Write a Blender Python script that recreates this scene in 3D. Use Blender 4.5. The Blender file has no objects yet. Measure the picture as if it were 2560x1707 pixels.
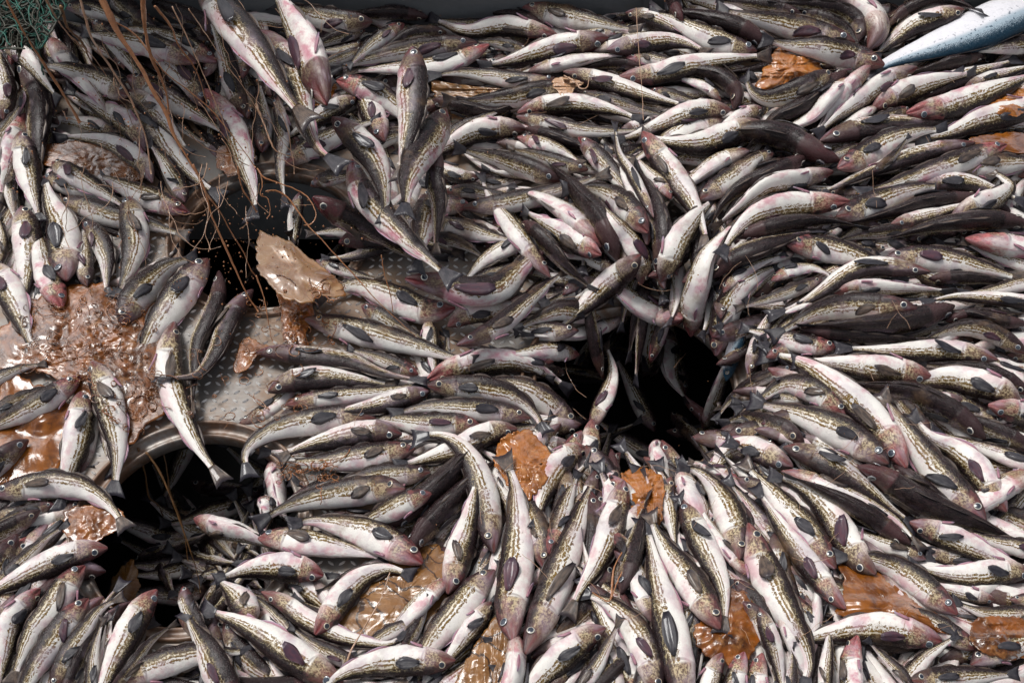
import bpy, bmesh, math, random
import numpy as np
from mathutils import Vector, Matrix, noise
R = math.radians
C = bpy.context.scene
COL = C.collection
random.seed(7); rng = np.random.RandomState(7)

# ------------------------------------------------------------------ camera
PITCH, LENS, DIST = R(54), 38.0, 3.55
W, H = 2560.0, 1707.0
AIM = Vector((0, 0, 0.10))
VIEW = Vector((0, math.cos(PITCH), -math.sin(PITCH)))
CAM = AIM - VIEW * DIST
cd = bpy.data.cameras.new('camera'); co = bpy.data.objects.new('camera', cd); COL.objects.link(co)
co.location = CAM; co.rotation_euler = (R(90) - PITCH, 0, 0)
cd.lens = LENS; cd.sensor_width = 36; cd.clip_end = 300; cd.clip_start = .05
C.camera = co

# ------------------------------------------------------------------ daylight
SUN_EL, SUN_AZ = R(60), R(-48)          # azimuth from +Y (behind the catch), negative = left
wd = bpy.data.worlds.new('World'); C.world = wd; wd.use_nodes = True
wn = wd.node_tree; bg = wn.nodes['Background']
sk = wn.nodes.new('ShaderNodeTexSky'); sk.sky_type = 'NISHITA'; sk.sun_disc = False
sk.sun_elevation = SUN_EL; sk.sun_rotation = SUN_AZ; sk.air_density = 1.0; sk.dust_density = 4.0; sk.ozone_density = 1.0
hs = wn.nodes.new('ShaderNodeHueSaturation'); hs.inputs['Saturation'].default_value = 0.35
wn.links.new(sk.outputs[0], hs.inputs['Color']); wn.links.new(hs.outputs[0], bg.inputs[0])
bg.inputs[1].default_value = 0.068
sl = bpy.data.lights.new('sun', 'SUN'); so = bpy.data.objects.new('sun', sl); COL.objects.link(so)
sl.energy = 1.5; sl.angle = R(16); sl.color = (1, .985, .96)
sd = Vector((math.sin(SUN_AZ) * math.cos(SUN_EL), math.cos(SUN_AZ) * math.cos(SUN_EL), math.sin(SUN_EL)))
so.rotation_euler = sd.to_track_quat('Z', 'Y').to_euler()
C.view_settings.view_transform = 'Standard'; C.view_settings.look = 'None'
C.view_settings.gamma = 1; C.view_settings.exposure = 0.80; C.view_settings.use_curve_mapping = False
C.render.engine = 'CYCLES'

# ------------------------------------------------------------------ placing: a pixel of the photograph and a height above the deck
RX = Vector((1, 0, 0)); UPV = RX.cross(VIEW).normalized()
def ray(px, py):
    k = 36.0 / LENS / W
    return VIEW + RX * ((px - W / 2) * k) - UPV * ((py - H / 2) * k)
def at(px, py, z):
    d = ray(px, py); t = (z - CAM.z) / d.z
    return CAM + d * t
def mpp(px, py, z):                       # metres in one photograph pixel there
    d = ray(px, py); t = (z - CAM.z) / d.z
    return t * 36.0 / LENS / W
def sstep(a, b, x):
    t = min(1, max(0, (x - a) / (b - a))); return t * t * (3 - 2 * t)

HATCHES = [(675, 590, 226), (480, 1312, 266), (1590, 965, 256)]     # centre and half width of the three round openings
HC = []
for (hx, hy, hr) in HATCHES:
    c = at(hx, hy, 0); HC.append((c.x, c.y, hr * mpp(hx, hy, 0)))
def pitd(x, y):                           # distance from the pit axis in pit radii (world)
    return math.hypot(x - HC[2][0], y - HC[2][1]) / HC[2][2]
def base_h(px, py):
    """height of the heap of fish under a pixel"""
    p = at(px, py, 0.05)
    b = 0.03 + 0.17 * sstep(1000, 1750, px) + (0.07 + .13 * (1 - sstep(700, 1500, px))) * sstep(330, 0, py) + 0.05 * sstep(1350, 1600, py)
    d = pitd(p.x, p.y)
    b = b * sstep(0.75, 1.9, d) + (-0.16) * (1 - sstep(0.55, 1.12, d))
    return b

# ------------------------------------------------------------------ node helpers
def mat(name):
    m = bpy.data.materials.new(name); m.use_nodes = True
    nt = m.node_tree; return m, nt, nt.nodes['Principled BSDF']
class G:
    """small wrapper to write node graphs as expressions"""
    def __init__(s, nt): s.nt = nt
    def n(s, t, **kw):
        x = s.nt.nodes.new(t)
        for k, v in kw.items(): setattr(x, k, v)
        return x
    def put(s, sock, v):
        if hasattr(v, 'links') or isinstance(v, bpy.types.NodeSocket): s.nt.links.new(v, sock)
        else: sock.default_value = v
    def m(s, op, a, b=0.0, c=None, clamp=False):
        x = s.n('ShaderNodeMath', operation=op, use_clamp=clamp); s.put(x.inputs[0], a); s.put(x.inputs[1], b)
        if c is not None: s.put(x.inputs[2], c)
        return x.outputs[0]
    def attr(s, name):
        return s.n('ShaderNodeAttribute', attribute_name=name)
    def mix(s, f, a, b):
        x = s.n('ShaderNodeMix', data_type='RGBA'); s.put(x.inputs[0], f)
        s.put(x.inputs[6], a if not isinstance(a, tuple) else (*a, 1)); s.put(x.inputs[7], b if not isinstance(b, tuple) else (*b, 1))
        return x.outputs[2]
    def smooth(s, v, a, b, lo=0.0, hi=1.0):
        x = s.n('ShaderNodeMapRange', interpolation_type='SMOOTHSTEP'); s.put(x.inputs[0], v)
        x.inputs[1].default_value = a; x.inputs[2].default_value = b; x.inputs[3].default_value = lo; x.inputs[4].default_value = hi
        return x.outputs[0]
    def noise(s, vec, scale, detail=3, rough=.55, dist=0.0):
        x = s.n('ShaderNodeTexNoise'); s.put(x.inputs['Vector'], vec); x.inputs['Scale'].default_value = scale
        x.inputs['Detail'].default_value = detail; x.inputs['Roughness'].default_value = rough; x.inputs['Distortion'].default_value = dist
        return x
    def mapping(s, vec, scale):
        x = s.n('ShaderNodeVectorMath', operation='MULTIPLY'); s.put(x.inputs[0], vec); x.inputs[1].default_value = scale
        return x.outputs[0]
    def vadd(s, a, b):
        x = s.n('ShaderNodeVectorMath', operation='ADD'); s.put(x.inputs[0], a); s.put(x.inputs[1], b); return x.outputs[0]
    def vsc(s, a, f):
        x = s.n('ShaderNodeVectorMath', operation='SCALE'); s.put(x.inputs[0], a); s.put(x.inputs[3], f); return x.outputs[0]
    def bump(s, h, strength, dist=0.002, nrm=None):
        x = s.n('ShaderNodeBump'); s.put(x.inputs['Height'], h); x.inputs['Strength'].default_value = strength; x.inputs['Distance'].default_value = dist
        if nrm is not None: s.put(x.inputs['Normal'], nrm)
        return x.outputs[0]

# ------------------------------------------------------------------ fish skin
def fish_skin(name, silver=False):
    m, nt, B = mat(name); g = G(nt)
    pat = g.attr('pat').outputs['Vector']      # x along the fish, y down the flank, z a number of its own for every fish
    fv = g.attr('fv').outputs['Fac']; fu = g.attr('fu').outputs['Fac']
    red = g.attr('fr').outputs['Fac']; dk = g.attr('fk').outputs['Fac']
    n1 = g.noise(pat, 2.2, 4).outputs['Fac']; n2c = g.noise(pat, 6.0, 3)
    warp = g.vsc(g.vadd(n2c.outputs['Color'], (-.5, -.5, -.5)), 0.24)
    P = g.vadd(pat, warp)
    hv = g.m('MULTIPLY', g.m('SUBTRACT', 1.0, g.m('COSINE', g.m('MULTIPLY', fv, math.pi))), .5)
    fvn = g.m('ADD', g.m('MULTIPLY', hv, .97), g.m('MULTIPLY', g.m('SUBTRACT', n1, .5), .17))
    fvn = g.m('SUBTRACT', fvn, g.m('MULTIPLY', g.m('SUBTRACT', dk, .45), .42))
    sz = g.n('ShaderNodeSeparateXYZ'); g.put(sz.inputs[0], pat); rnd = g.m('FRACT', g.m('MULTIPLY', sz.outputs[2], 3.713))
    fvn = g.m('ADD', fvn, g.m('MULTIPLY', g.m('SUBTRACT', rnd, .5), .13))
    # net of pale lines round dark blotches
    vo = g.n('ShaderNodeTexVoronoi', feature='DISTANCE_TO_EDGE'); g.put(vo.inputs['Vector'], g.mapping(P, (5.4, 7.4, 7))); vo.inputs['Scale'].default_value = 1
    fine = g.n('ShaderNodeTexVoronoi', feature='DISTANCE_TO_EDGE'); g.put(fine.inputs['Vector'], g.mapping(P, (12, 14, 7))); fine.inputs['Scale'].default_value = 1
    edge = g.m('MINIMUM', vo.outputs['Distance'], g.m('ADD', g.m('MULTIPLY', fine.outputs['Distance'], 1.5), .03))
    thr = g.m('ADD', g.smooth(fvn, .12, .48, 0.006, 0.075), g.smooth(fvn, .52, .72, 0, .35))
    bands = g.m('SINE', g.m('MULTIPLY', fvn, 44.0))
    thr = g.m('ADD', thr, g.m('MULTIPLY', g.m('MULTIPLY', bands, g.smooth(g.noise(pat, 3.0, 2).outputs['Fac'], .38, .60, .15, 1.25)), g.m('MULTIPLY', g.smooth(fu, .25, .5, .04, .10), g.smooth(fvn, .22, .32, 0, 1))))
    blotch = g.m('MULTIPLY', g.smooth(g.m('SUBTRACT', edge, thr), -.012, .02), g.smooth(fvn, .62, .72, 1, 0))
    gold = g.smooth(fvn, .18, .38)
    bcol = g.mix(gold, (.011, .006, .006), (.165, .094, .010))
    bcol = g.mix(g.smooth(n2c.outputs['Fac'], .4, .7), bcol, g.mix(.5, bcol, (.05, .03, .015)))
    pale = g.mix(g.smooth(fvn, .18, .48), (.52, .42, .22), (.74, .71, .66))
    pale = g.mix(g.smooth(g.noise(pat, 1.1, 2).outputs['Fac'], .5, .8, 0, .5), pale, (.50, .46, .48))
    side = g.mix(blotch, pale, bcol)
    nb = g.noise(g.mapping(pat, (1.0, 3.0, 1)), 5, 5, .6).outputs['Fac']
    back = g.mix(g.smooth(nb, .35, .7), (.006, .003, .004), (.028, .014, .015))
    col = g.mix(g.smooth(fvn, .12, .20), back, side)
    # head: dark crown, mottled brass cheek
    headm = g.smooth(fu, .195, .215, 1, 0)
    hn = g.noise(pat, 14, 5, .7).outputs['Fac']; hn2 = g.noise(pat, 5, 2, .5).outputs['Fac']
    cheek = g.mix(g.smooth(hn, .42, .58), (.50, .40, .24), (.085, .048, .030))
    cheek = g.mix(g.smooth(fv, .62, .84), cheek, g.mix(g.smooth(hn, .45, .7), (.60, .52, .46), (.28, .15, .13)))
    snout = g.smooth(g.m('ADD', g.m('MULTIPLY', fu, 1.0), g.m('MULTIPLY', g.m('SUBTRACT', hn2, .5), .14)), .06, .17, 1, 0)
    cheek = g.mix(g.m('MULTIPLY', snout, .88), cheek, g.mix(hn, (.026, .012, .018), (.15, .075, .075)))
    hcol = g.mix(g.smooth(g.m('ADD', hv, g.m('MULTIPLY', g.m('SUBTRACT', hn2, .5), .35)), .20, .38), (.022, .013, .015), cheek)
    hcol = g.mix(g.smooth(dk, .5, .85, 0, .85), hcol, g.mix(hn, (.03, .015, .017), (.085, .04, .04)))
    rm = g.m('MULTIPLY', g.m('POWER', red, 1.6), g.m('ADD', g.smooth(g.noise(pat, 3.6, 3).outputs['Fac'], .42, .62, .0, .8), g.m('MULTIPLY', snout, .45)), clamp=True)
    hcol = g.mix(rm, hcol, g.mix(g.smooth(dk, .5, .72), g.mix(g.smooth(hn, .35, .65), (.50, .19, .18), (.26, .04, .045)), (.075, .018, .022)))
    col = g.mix(headm, col, hcol)
    gl = g.m('MULTIPLY', g.smooth(g.m('ABSOLUTE', g.m('SUBTRACT', fu, g.m('SUBTRACT', .222, g.m('MULTIPLY', g.m('POWER', g.m('SUBTRACT', fv, .5), 2.0), .18)))), .003, .010, .5, 0), g.m('MULTIPLY', g.smooth(fv, .2, .35), g.smooth(fv, .85, .65)))
    col = g.mix(gl, col, (.07, .03, .03))
    speck = g.m('MULTIPLY', g.smooth(g.noise(pat, 26, 3, .7).outputs['Fac'], .52, .72, 0, .35), g.smooth(fv, 1.0, .45))
    col = g.mix(speck, col, (.16, .13, .10))
    # pink blush and bruises over the belly
    blush = g.m('MULTIPLY', g.m('ADD', g.m('MULTIPLY', red, .9), .34), g.smooth(g.noise(pat, 1.5, 4, .65).outputs['Fac'], .44, .66))
    blush = g.m('MULTIPLY', blush, g.smooth(fv, .45, .75)); blush = g.m('MULTIPLY', blush, g.smooth(fu, .15, .22))
    col = g.mix(g.m('MULTIPLY', blush, .8), col, (.50, .20, .25))
    lav = g.m('MULTIPLY', g.smooth(g.noise(g.vadd(pat, (3, 3, 3)), 1.3, 3).outputs['Fac'], .48, .70, 0, .45), g.smooth(fv, .2, .5))
    col = g.mix(lav, col, (.38, .29, .35))
    sl_ = g.smooth(g.noise(g.n('ShaderNodeNewGeometry').outputs['Position'], 5.5, 5, .68).outputs['Fac'], .56, .74, 0, .55)
    col = g.mix(sl_, col, (.20, .12, .065))
    # dark red along the mouth line
    col = g.mix(g.attr('fm').outputs['Fac'], col, (.16, .018, .022))
    if silver:
        sc = g.n('ShaderNodeTexVoronoi'); g.put(sc.inputs['Vector'], g.mapping(pat, (46, 60, 1))); sc.inputs['Scale'].default_value = 1
        spots = g.m('MULTIPLY', g.smooth(g.noise(pat, 12, 4, .7).outputs['Fac'], .58, .63), g.smooth(fv, .60, .35))
        scol = g.mix(g.smooth(g.m('ADD', hv, g.m('MULTIPLY', g.m('SUBTRACT', sc.outputs['Distance'], .4), .22)), .14, .30), (.006, .028, .05), (.34, .42, .48))
        scol = g.mix(g.smooth(hv, .30, .44), scol, (.70, .69, .72))
        scol = g.mix(g.smooth(g.m('ADD', fu, g.m('MULTIPLY', n1, .06)), .22, .14), scol, (.01, .04, .07))
        scol = g.mix(spots, scol, (.02, .05, .08))
        col = scol
    B.inputs['Roughness'].default_value = .3
    nt.links.new(col, B.inputs['Base Color'])
    rgh = g.smooth(g.noise(pat, 7, 3).outputs['Fac'], .3, .75, .20, .38); nt.links.new(rgh, B.inputs['Roughness'])
    B.inputs['Specular IOR Level'].default_value = .22
    B.inputs['Coat Weight'].default_value = .22; B.inputs['Coat Roughness'].default_value = .06
    B.inputs['Subsurface Weight'].default_value = 0
    h1 = g.noise(g.mapping(pat, (1, 1.6, 1)), 30, 3, .6).outputs['Fac']; h2 = g.noise(pat, 4, 3).outputs['Fac']
    hh = g.m('ADD', g.m('MULTIPLY', h1, .35), h2)
    hh = g.m('ADD', hh, g.m('MULTIPLY', g.m('SUBTRACT', 1.0, g.m('MULTIPLY', blotch, 1.0)), .08))
    nt.links.new(g.bump(hh, .35, .006), B.inputs['Normal'])
    cn = g.noise(g.mapping(pat, (1, 2, 1)), 11, 4, .65).outputs['Fac']; nt.links.new(g.bump(cn, .55, .008), B.inputs['Coat Normal'])
    return m
SKIN = fish_skin('pollock_skin'); SALMON_SKIN = fish_skin('salmon_skin', True)

def simple_mat(name, c1, c2, scale=20, rough=.4, r2=None, bump=.2, dist=.003, coat=0, stretch=(1, 1, 1), coord='Object', spec=.5):
    m, nt, B = mat(name); g = G(nt)
    tc = g.n('ShaderNodeTexCoord').outputs[coord]
    n = g.noise(g.mapping(tc, stretch), scale, 5, .6)
    nt.links.new(g.mix(g.smooth(n.outputs['Fac'], .32, .68), c1, c2), B.inputs['Base Color'])
    nt.links.new(g.smooth(n.outputs['Fac'], .3, .7, rough, r2 or rough), B.inputs['Roughness'])
    B.inputs['Coat Weight'].default_value = coat; B.inputs['Coat Roughness'].default_value = .08
    B.inputs['Specular IOR Level'].default_value = spec
    nt.links.new(g.bump(n.outputs['Fac'], bump, dist), B.inputs['Normal'])
    return m
def fin_mat(name, a, b, edge):
    m, nt, B = mat(name); g = G(nt)
    q = g.attr('fin').outputs['Vector']          # x along the fin rays, y across them
    sep = g.n('ShaderNodeSeparateXYZ'); g.put(sep.inputs[0], q)
    rays = g.m('SINE', g.m('ADD', g.m('MULTIPLY', sep.outputs[1], 95.0), g.m('MULTIPLY', g.noise(q, 3).outputs['Fac'], 6.0)))
    n = g.noise(q, 4, 3).outputs['Fac']
    c = g.mix(g.smooth(g.m('ADD', n, g.m('MULTIPLY', rays, .12)), .3, .7), a, b)
    c = g.mix(g.smooth(sep.outputs[0], .62, 1.0), c, edge)
    nt.links.new(c, B.inputs['Base Color']); B.inputs['Roughness'].default_value = .38
    B.inputs['Coat Weight'].default_value = .3; B.inputs['Coat Roughness'].default_value = .15
    nt.links.new(g.bump(rays, .5, .0012), B.inputs['Normal'])
    return m
FIN_DARK = fin_mat('dark_fin', (.014, .014, .022), (.060, .052, .058), (.016, .012, .02))
FIN_BROWN = fin_mat('brown_fin', (.030, .020, .018), (.16, .11, .08), (.035, .025, .03))
FIN_PINK = fin_mat('pink_fin', (.50, .24, .28), (.34, .17, .24), (.40, .30, .40))
FIN_RED = fin_mat('plum_fin', (.10, .03, .045), (.045, .022, .04), (.06, .03, .05))
FINS_P = [FIN_DARK, FIN_DARK, FIN_BROWN, FIN_RED, FIN_DARK]
def eye_mat(name, iris, pup):
    m, nt, B = mat(name); g = G(nt)
    r = g.attr('er').outputs['Fac']
    c = g.mix(g.smooth(r, .50, .57), pup, iris)
    c = g.mix(g.smooth(r, .52, .56, 1, 0), c, g.mix(g.smooth(r, .28, .38), pup, (.035, .045, .06)))
    c = g.mix(g.smooth(r, .74, .88), c, (.05, .028, .028))
    nt.links.new(c, B.inputs['Base Color']); B.inputs['Roughness'].default_value = .12
    B.inputs['Coat Weight'].default_value = 1; B.inputs['Coat Roughness'].default_value = .03
    return m
EYES = [eye_mat('pale_eye', (.62, .58, .50), (.012, .016, .028)), eye_mat('silver_eye', (.34, .35, .36), (.05, .06, .08)), eye_mat('amber_eye', (.60, .50, .36), (.02, .02, .025))]

# ------------------------------------------------------------------ mesh helpers
def new_obj(name, me, parent=None, loc=None):
    o = bpy.data.objects.new(name, me); COL.objects.link(o)
    if parent is not None: o.parent = parent
    return o
def tag(o, label=None, cat=None, group=None, kind=None):
    for k, v in (('label', label), ('category', cat), ('group', group), ('kind', kind)):
        if v: o[k] = v
    return o
def mesh(name, V, F, m, smooth=True, attrs=None):
    me = bpy.data.meshes.new(name); me.from_pydata([tuple(v) for v in V], [], F)
    if smooth: me.polygons.foreach_set('use_smooth', [True] * len(me.polygons))
    if m: me.materials.append(m)
    for k, (ty, arr) in (attrs or {}).items():
        a = me.attributes.new(k, ty, 'POINT'); a.data.foreach_set('vector' if ty == 'FLOAT_VECTOR' else 'value', np.asarray(arr, dtype=np.float32).ravel())
    me.update(); return me

def catmull(P, n):
    P = np.asarray(P, float)
    if len(P) == 2: P = np.array([P[0], P.mean(0), P[1]])
    Q = np.vstack([2 * P[0] - P[1], P, 2 * P[-1] - P[-2]])
    out = []
    for i in range(1, len(Q) - 2):
        for t in np.linspace(0, 1, 16, endpoint=False):
            a, b, c, d = Q[i - 1:i + 3]
            out.append(.5 * ((2 * b) + (-a + c) * t + (2 * a - 5 * b + 4 * c - d) * t * t + (-a + 3 * b - 3 * c + d) * t ** 3))
    out.append(P[-1]); out = np.array(out)
    s = np.r_[0, np.cumsum(np.linalg.norm(np.diff(out, axis=0), axis=1))]
    u = np.linspace(0, s[-1], n)
    return np.stack([np.interp(u, s, out[:, k]) for k in range(out.shape[1])], 1)

# profile of a pollock: station, height up, height down, half width
PR = np.array([[0, .09, .10, .10], [.012, .20, .22, .22], [.03, .31, .34, .34], [.06, .50, .55, .54], [.10, .67, .74, .71], [.15, .81, .90, .85], [.20, .90, .99, .94],
               [.26, .95, 1.03, .98], [.34, 1.0, 1.10, 1.0], [.42, .98, 1.07, .96], [.5, .91, .96, .86], [.6, .77, .78, .68], [.7, .58, .58, .49], [.8, .38, .38, .28],
               [.86, .27, .27, .16], [.90, .25, .25, .09]])
ST = [0, .008, .02, .035, .05, .065, .08, .095, .11, .13, .15, .17, .19, .203, .210, .217, .227, .245] + list(np.linspace(.27, .90, 19))
STL = [0, .04, .09, .15, .21, .3, .42, .55, .7, .82, .90]
_faces = {}
def ring_faces(nr, ns):
    if (nr, ns) not in _faces:
        F = []
        for i in range(nr - 1):
            for j in range(ns):
                k = (j + 1) % ns
                F.append((i * ns + j, (i + 1) * ns + j, (i + 1) * ns + k, i * ns + k))
        F.append(tuple(range(ns - 1, -1, -1))[::-1]); F.append(tuple((nr - 1) * ns + j for j in range(ns - 1, -1, -1))[::-1])
        _faces[(nr, ns)] = F
    return _faces[(nr, ns)]

class Fish:
    """a fish laid along a spine of 3-D points (snout first), Hb = depth of body, dorsal(t) = direction of its back"""
    def __init__(s, spine, Hb, dors, seed, red, dark, gape=0, slim=.70):
        s.S = spine; s.H = Hb; s.seed = seed; s.red = red; s.dark = dark; s.gape = gape; s.slim = slim
        d = np.gradient(spine, axis=0); s.T = d / np.linalg.norm(d, axis=1)[:, None]
        U = dors - (dors * s.T).sum(1)[:, None] * s.T; s.U = U / np.linalg.norm(U, axis=1)[:, None]
        s.X = np.cross(s.T, s.U)
        s.L = np.linalg.norm(np.diff(spine, axis=0), axis=1).sum()
        s.gr = np.linspace(0, 1, len(spine))
    def fr(s, u):
        f = lambda A: np.stack([np.interp(u, s.gr, A[:, k]) for k in range(3)], -1)
        return f(s.S), f(s.T), f(s.U), f(s.X)
    def prof(s, u):
        return [np.interp(u, PR[:, 0], PR[:, k]) for k in (1, 2, 3)]
    def surf(s, u, th, k=1.0):
        """point on the skin: th from the back (0) round the left flank to the belly (pi)"""
        c, t, U, X = s.fr(u); a, b, w = s.prof(u)
        h = np.where(np.cos(th) > 0, a, b) * s.H / 2
        return c + U * (np.cos(th) * h * k)[..., None] + X * (np.sin(th) * w * s.H / 2 * s.slim * k)[..., None]
    def body(s, st=ST, ns=28):
        u = np.repeat(np.array(st), ns); th = np.tile(np.arange(ns) / ns * 2 * np.pi, len(st))
        v = np.arccos(np.cos(th)) / np.pi
        k = np.ones_like(u)
        mth = .52 + .9 * u; sig = .052 + s.gape * .10 * (1 - u / .10).clip(0, 1)
        dep = (.16 + .66 * s.gape) * np.clip(1 - u / .105, 0, 1) ** .5
        mouth = np.exp(-((v - mth) / sig) ** 2) * dep
        k -= mouth
        side = np.clip(np.sin(v * np.pi) * 1.6 - .25, 0, 1)
        k += side * .055 * np.exp(-((u - .200) / .012) ** 2) - side * .05 * np.exp(-((u - .222) / .008) ** 2)
        k -= .05 * np.exp(-((u - .085) / .02) ** 2 - ((v - .36) / .09) ** 2)     # eye socket
        ph = s.seed * 6
        k *= 1 + .018 * np.sin(u * 38 + ph) * np.cos(2 * th + ph) + .012 * np.sin(u * 71 + ph * 2)
        V = s.surf(u, th, k)
        sd = np.where(np.sin(th) >= 0, 0, 7.3)
        pat = np.stack([u * 5.2, v * 1.45 + sd, np.full_like(u, s.seed * 17.0)], 1)
        n = len(u)
        return V, ring_faces(len(st), ns), {'pat': ('FLOAT_VECTOR', pat), 'fu': ('FLOAT', u), 'fv': ('FLOAT', v), 'fr': ('FLOAT', np.full(n, s.red)), 'fk': ('FLOAT', np.full(n, s.dark)),
                                         'fm': ('FLOAT', np.clip(mouth * (1.6 if s.gape else 5), 0, 1) * (u < .1))}
    def sheet(s, fn, nu, nv, thick):
        """thin closed fin: fn(a, b) -> point, a along the rays 0..1, b across 0..1; normal thickened"""
        A, Bq = np.meshgrid(np.linspace(0, 1, nu), np.linspace(0, 1, nv), indexing='ij'); a = A.ravel(); b = Bq.ravel()
        P = fn(a, b); Pg = P.reshape(nu, nv, 3)
        N = np.cross(np.gradient(Pg, axis=0), np.gradient(Pg, axis=1)).reshape(-1, 3); N /= (np.linalg.norm(N, axis=1)[:, None] + 1e-9)
        t = thick * (1 - .75 * a)[:, None] * (np.sin(np.pi * np.clip(b, .02, .98))[:, None] + .15)
        V = np.vstack([P + N * t, P - N * t]); n = nu * nv; F = []
        for i in range(nu - 1):
            for j in range(nv - 1):
                q = i * nv + j; F.append((q, q + nv, q + nv + 1, q + 1)); F.append((n + q, n + q + 1, n + q + nv + 1, n + q + nv))
        B = [i * nv for i in range(nu)] + [(nu - 1) * nv + j for j in range(1, nv)] + [i * nv + nv - 1 for i in range(nu - 2, -1, -1)] + [j for j in range(nv - 2, 0, -1)]
        for i in range(len(B)):
            p, q = B[i], B[(i + 1) % len(B)]; F.append((p, n + p, n + q, q))
        at_ = np.stack([a, b, np.full_like(a, s.seed * 9)], 1)
        return V, F, {'fin': ('FLOAT_VECTOR', np.vstack([at_, at_]))}
    def tail(s):
        c, t, U, X = [q[0] for q in s.fr(np.array([.885]))]
        e, te, _, _ = [q[0] for q in s.fr(np.array([1.0]))]
        ln = np.linalg.norm(e - c); tt = (e - c) / ln
        cup = (s.seed % .3 - .15)
        def fn(a, b):
            y = (b - .5) * 2
            spread = .17 + a * (.42 + .12 * (s.seed * 7 % 1))
            ray_len = ln * a * (1.0 + .16 * np.abs(y) ** 1.6 - .02 * np.sin(y * 40) * a)
            return c + tt * ray_len[:, None] + U * (y * spread * s.H * .5 * 1.15)[:, None] + X * ((cup * np.abs(y) + .03 * np.sin(y * 5 + s.seed * 9)) * a * s.H * .5)[:, None]
        return s.sheet(fn, 5, 9, .0022)
    def median(s, u0, u1, hgt, top, lean):
        sg = 1 if top else -1
        def fn(a, b):
            u = u0 + (u1 - u0) * b + a * .035
            c, t, U, X = s.fr(u); A, Bq, w = s.prof(u)
            base = (A if top else Bq) * s.H / 2 * .97
            prof = np.clip(np.sin(np.pi * np.clip(b * .9 + .12, 0, 1)), 0, 1) ** .7 * (1 - .45 * b)
            hh = hgt * s.H * a * prof * (1 - .06 * np.cos(b * 60))
            return c + U * (sg * (base + hh * math.cos(lean)))[:, None] + X * (hh * math.sin(lean))[:, None]
        return s.sheet(fn, 3, 8, .0016)
    def paired(s, side, pelvic, flare):
        """pectoral or pelvic fin; side +1 / -1"""
        u0, v0 = (.235, .47) if not pelvic else (.225, .86)
        r_ = random.Random(s.seed * 1e4); ln = ((.14 + .055 * r_.random()) if not pelvic else .085) * s.L; wd_ = (.19 + .10 * r_.random() if not pelvic else .10) * s.H
        tilt = r_.uniform(-.06, .16)
        droop = .30 if not pelvic else .1
        def fn(a, b):
            y = b - .5
            wid = np.sin(np.pi * np.clip(.10 + a * .84, 0, 1) ** 1.15) ** .8 + .06 * np.sin(a * 9 + s.seed * 30)
            uu = u0 + a * ln / s.L
            th = side * np.pi * np.clip(v0 + tilt * a + droop * a * .1 + (y * wid * wd_) / (s.H * 1.2), 0.02, 1.15)
            p = s.surf(uu, th, 1.0); c, t, U, X = s.fr(uu)
            out = p - c; out /= np.linalg.norm(out, axis=1)[:, None]
            return p + out * (.003 + flare * a ** 1.5 * ln * .5 + .0025 * np.sin(y * 9))[:, None]
        return s.sheet(fn, 7, 5, .0022)
    def eye(s, side):
        u0 = .088; th = side * np.pi * .36
        p = s.surf(np.array([u0]), np.array([th]))[0]; c, t, U, X = [q[0] for q in s.fr(np.array([u0]))]
        n = U * .30 + X * side; n /= np.linalg.norm(n); a = t - n * t.dot(n); a /= np.linalg.norm(a); b = np.cross(n, a)
        r = s.H * .128; V = []; er = []; nr_, ns = 6, 16
        for i in range(nr_):
            f = i / (nr_ - 1) * 1.12
            for j in range(ns):
                q = j / ns * 2 * math.pi
                V.append(p + (a * math.cos(q) + b * math.sin(q)) * r * math.sin(f * math.pi / 2) * (1 if f <= 1 else 1) + n * (r * .30 * math.cos(f * math.pi / 2) - r * .02)); er.append(min(1, f))
        F = []
        for i in range(nr_ - 1):
            for j in range(ns):
                k = (j + 1) % ns; F.append((i * ns + j, (i + 1) * ns + j, (i + 1) * ns + k, i * ns + k))
        return np.array(V), F, {'er': ('FLOAT', er)}

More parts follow.
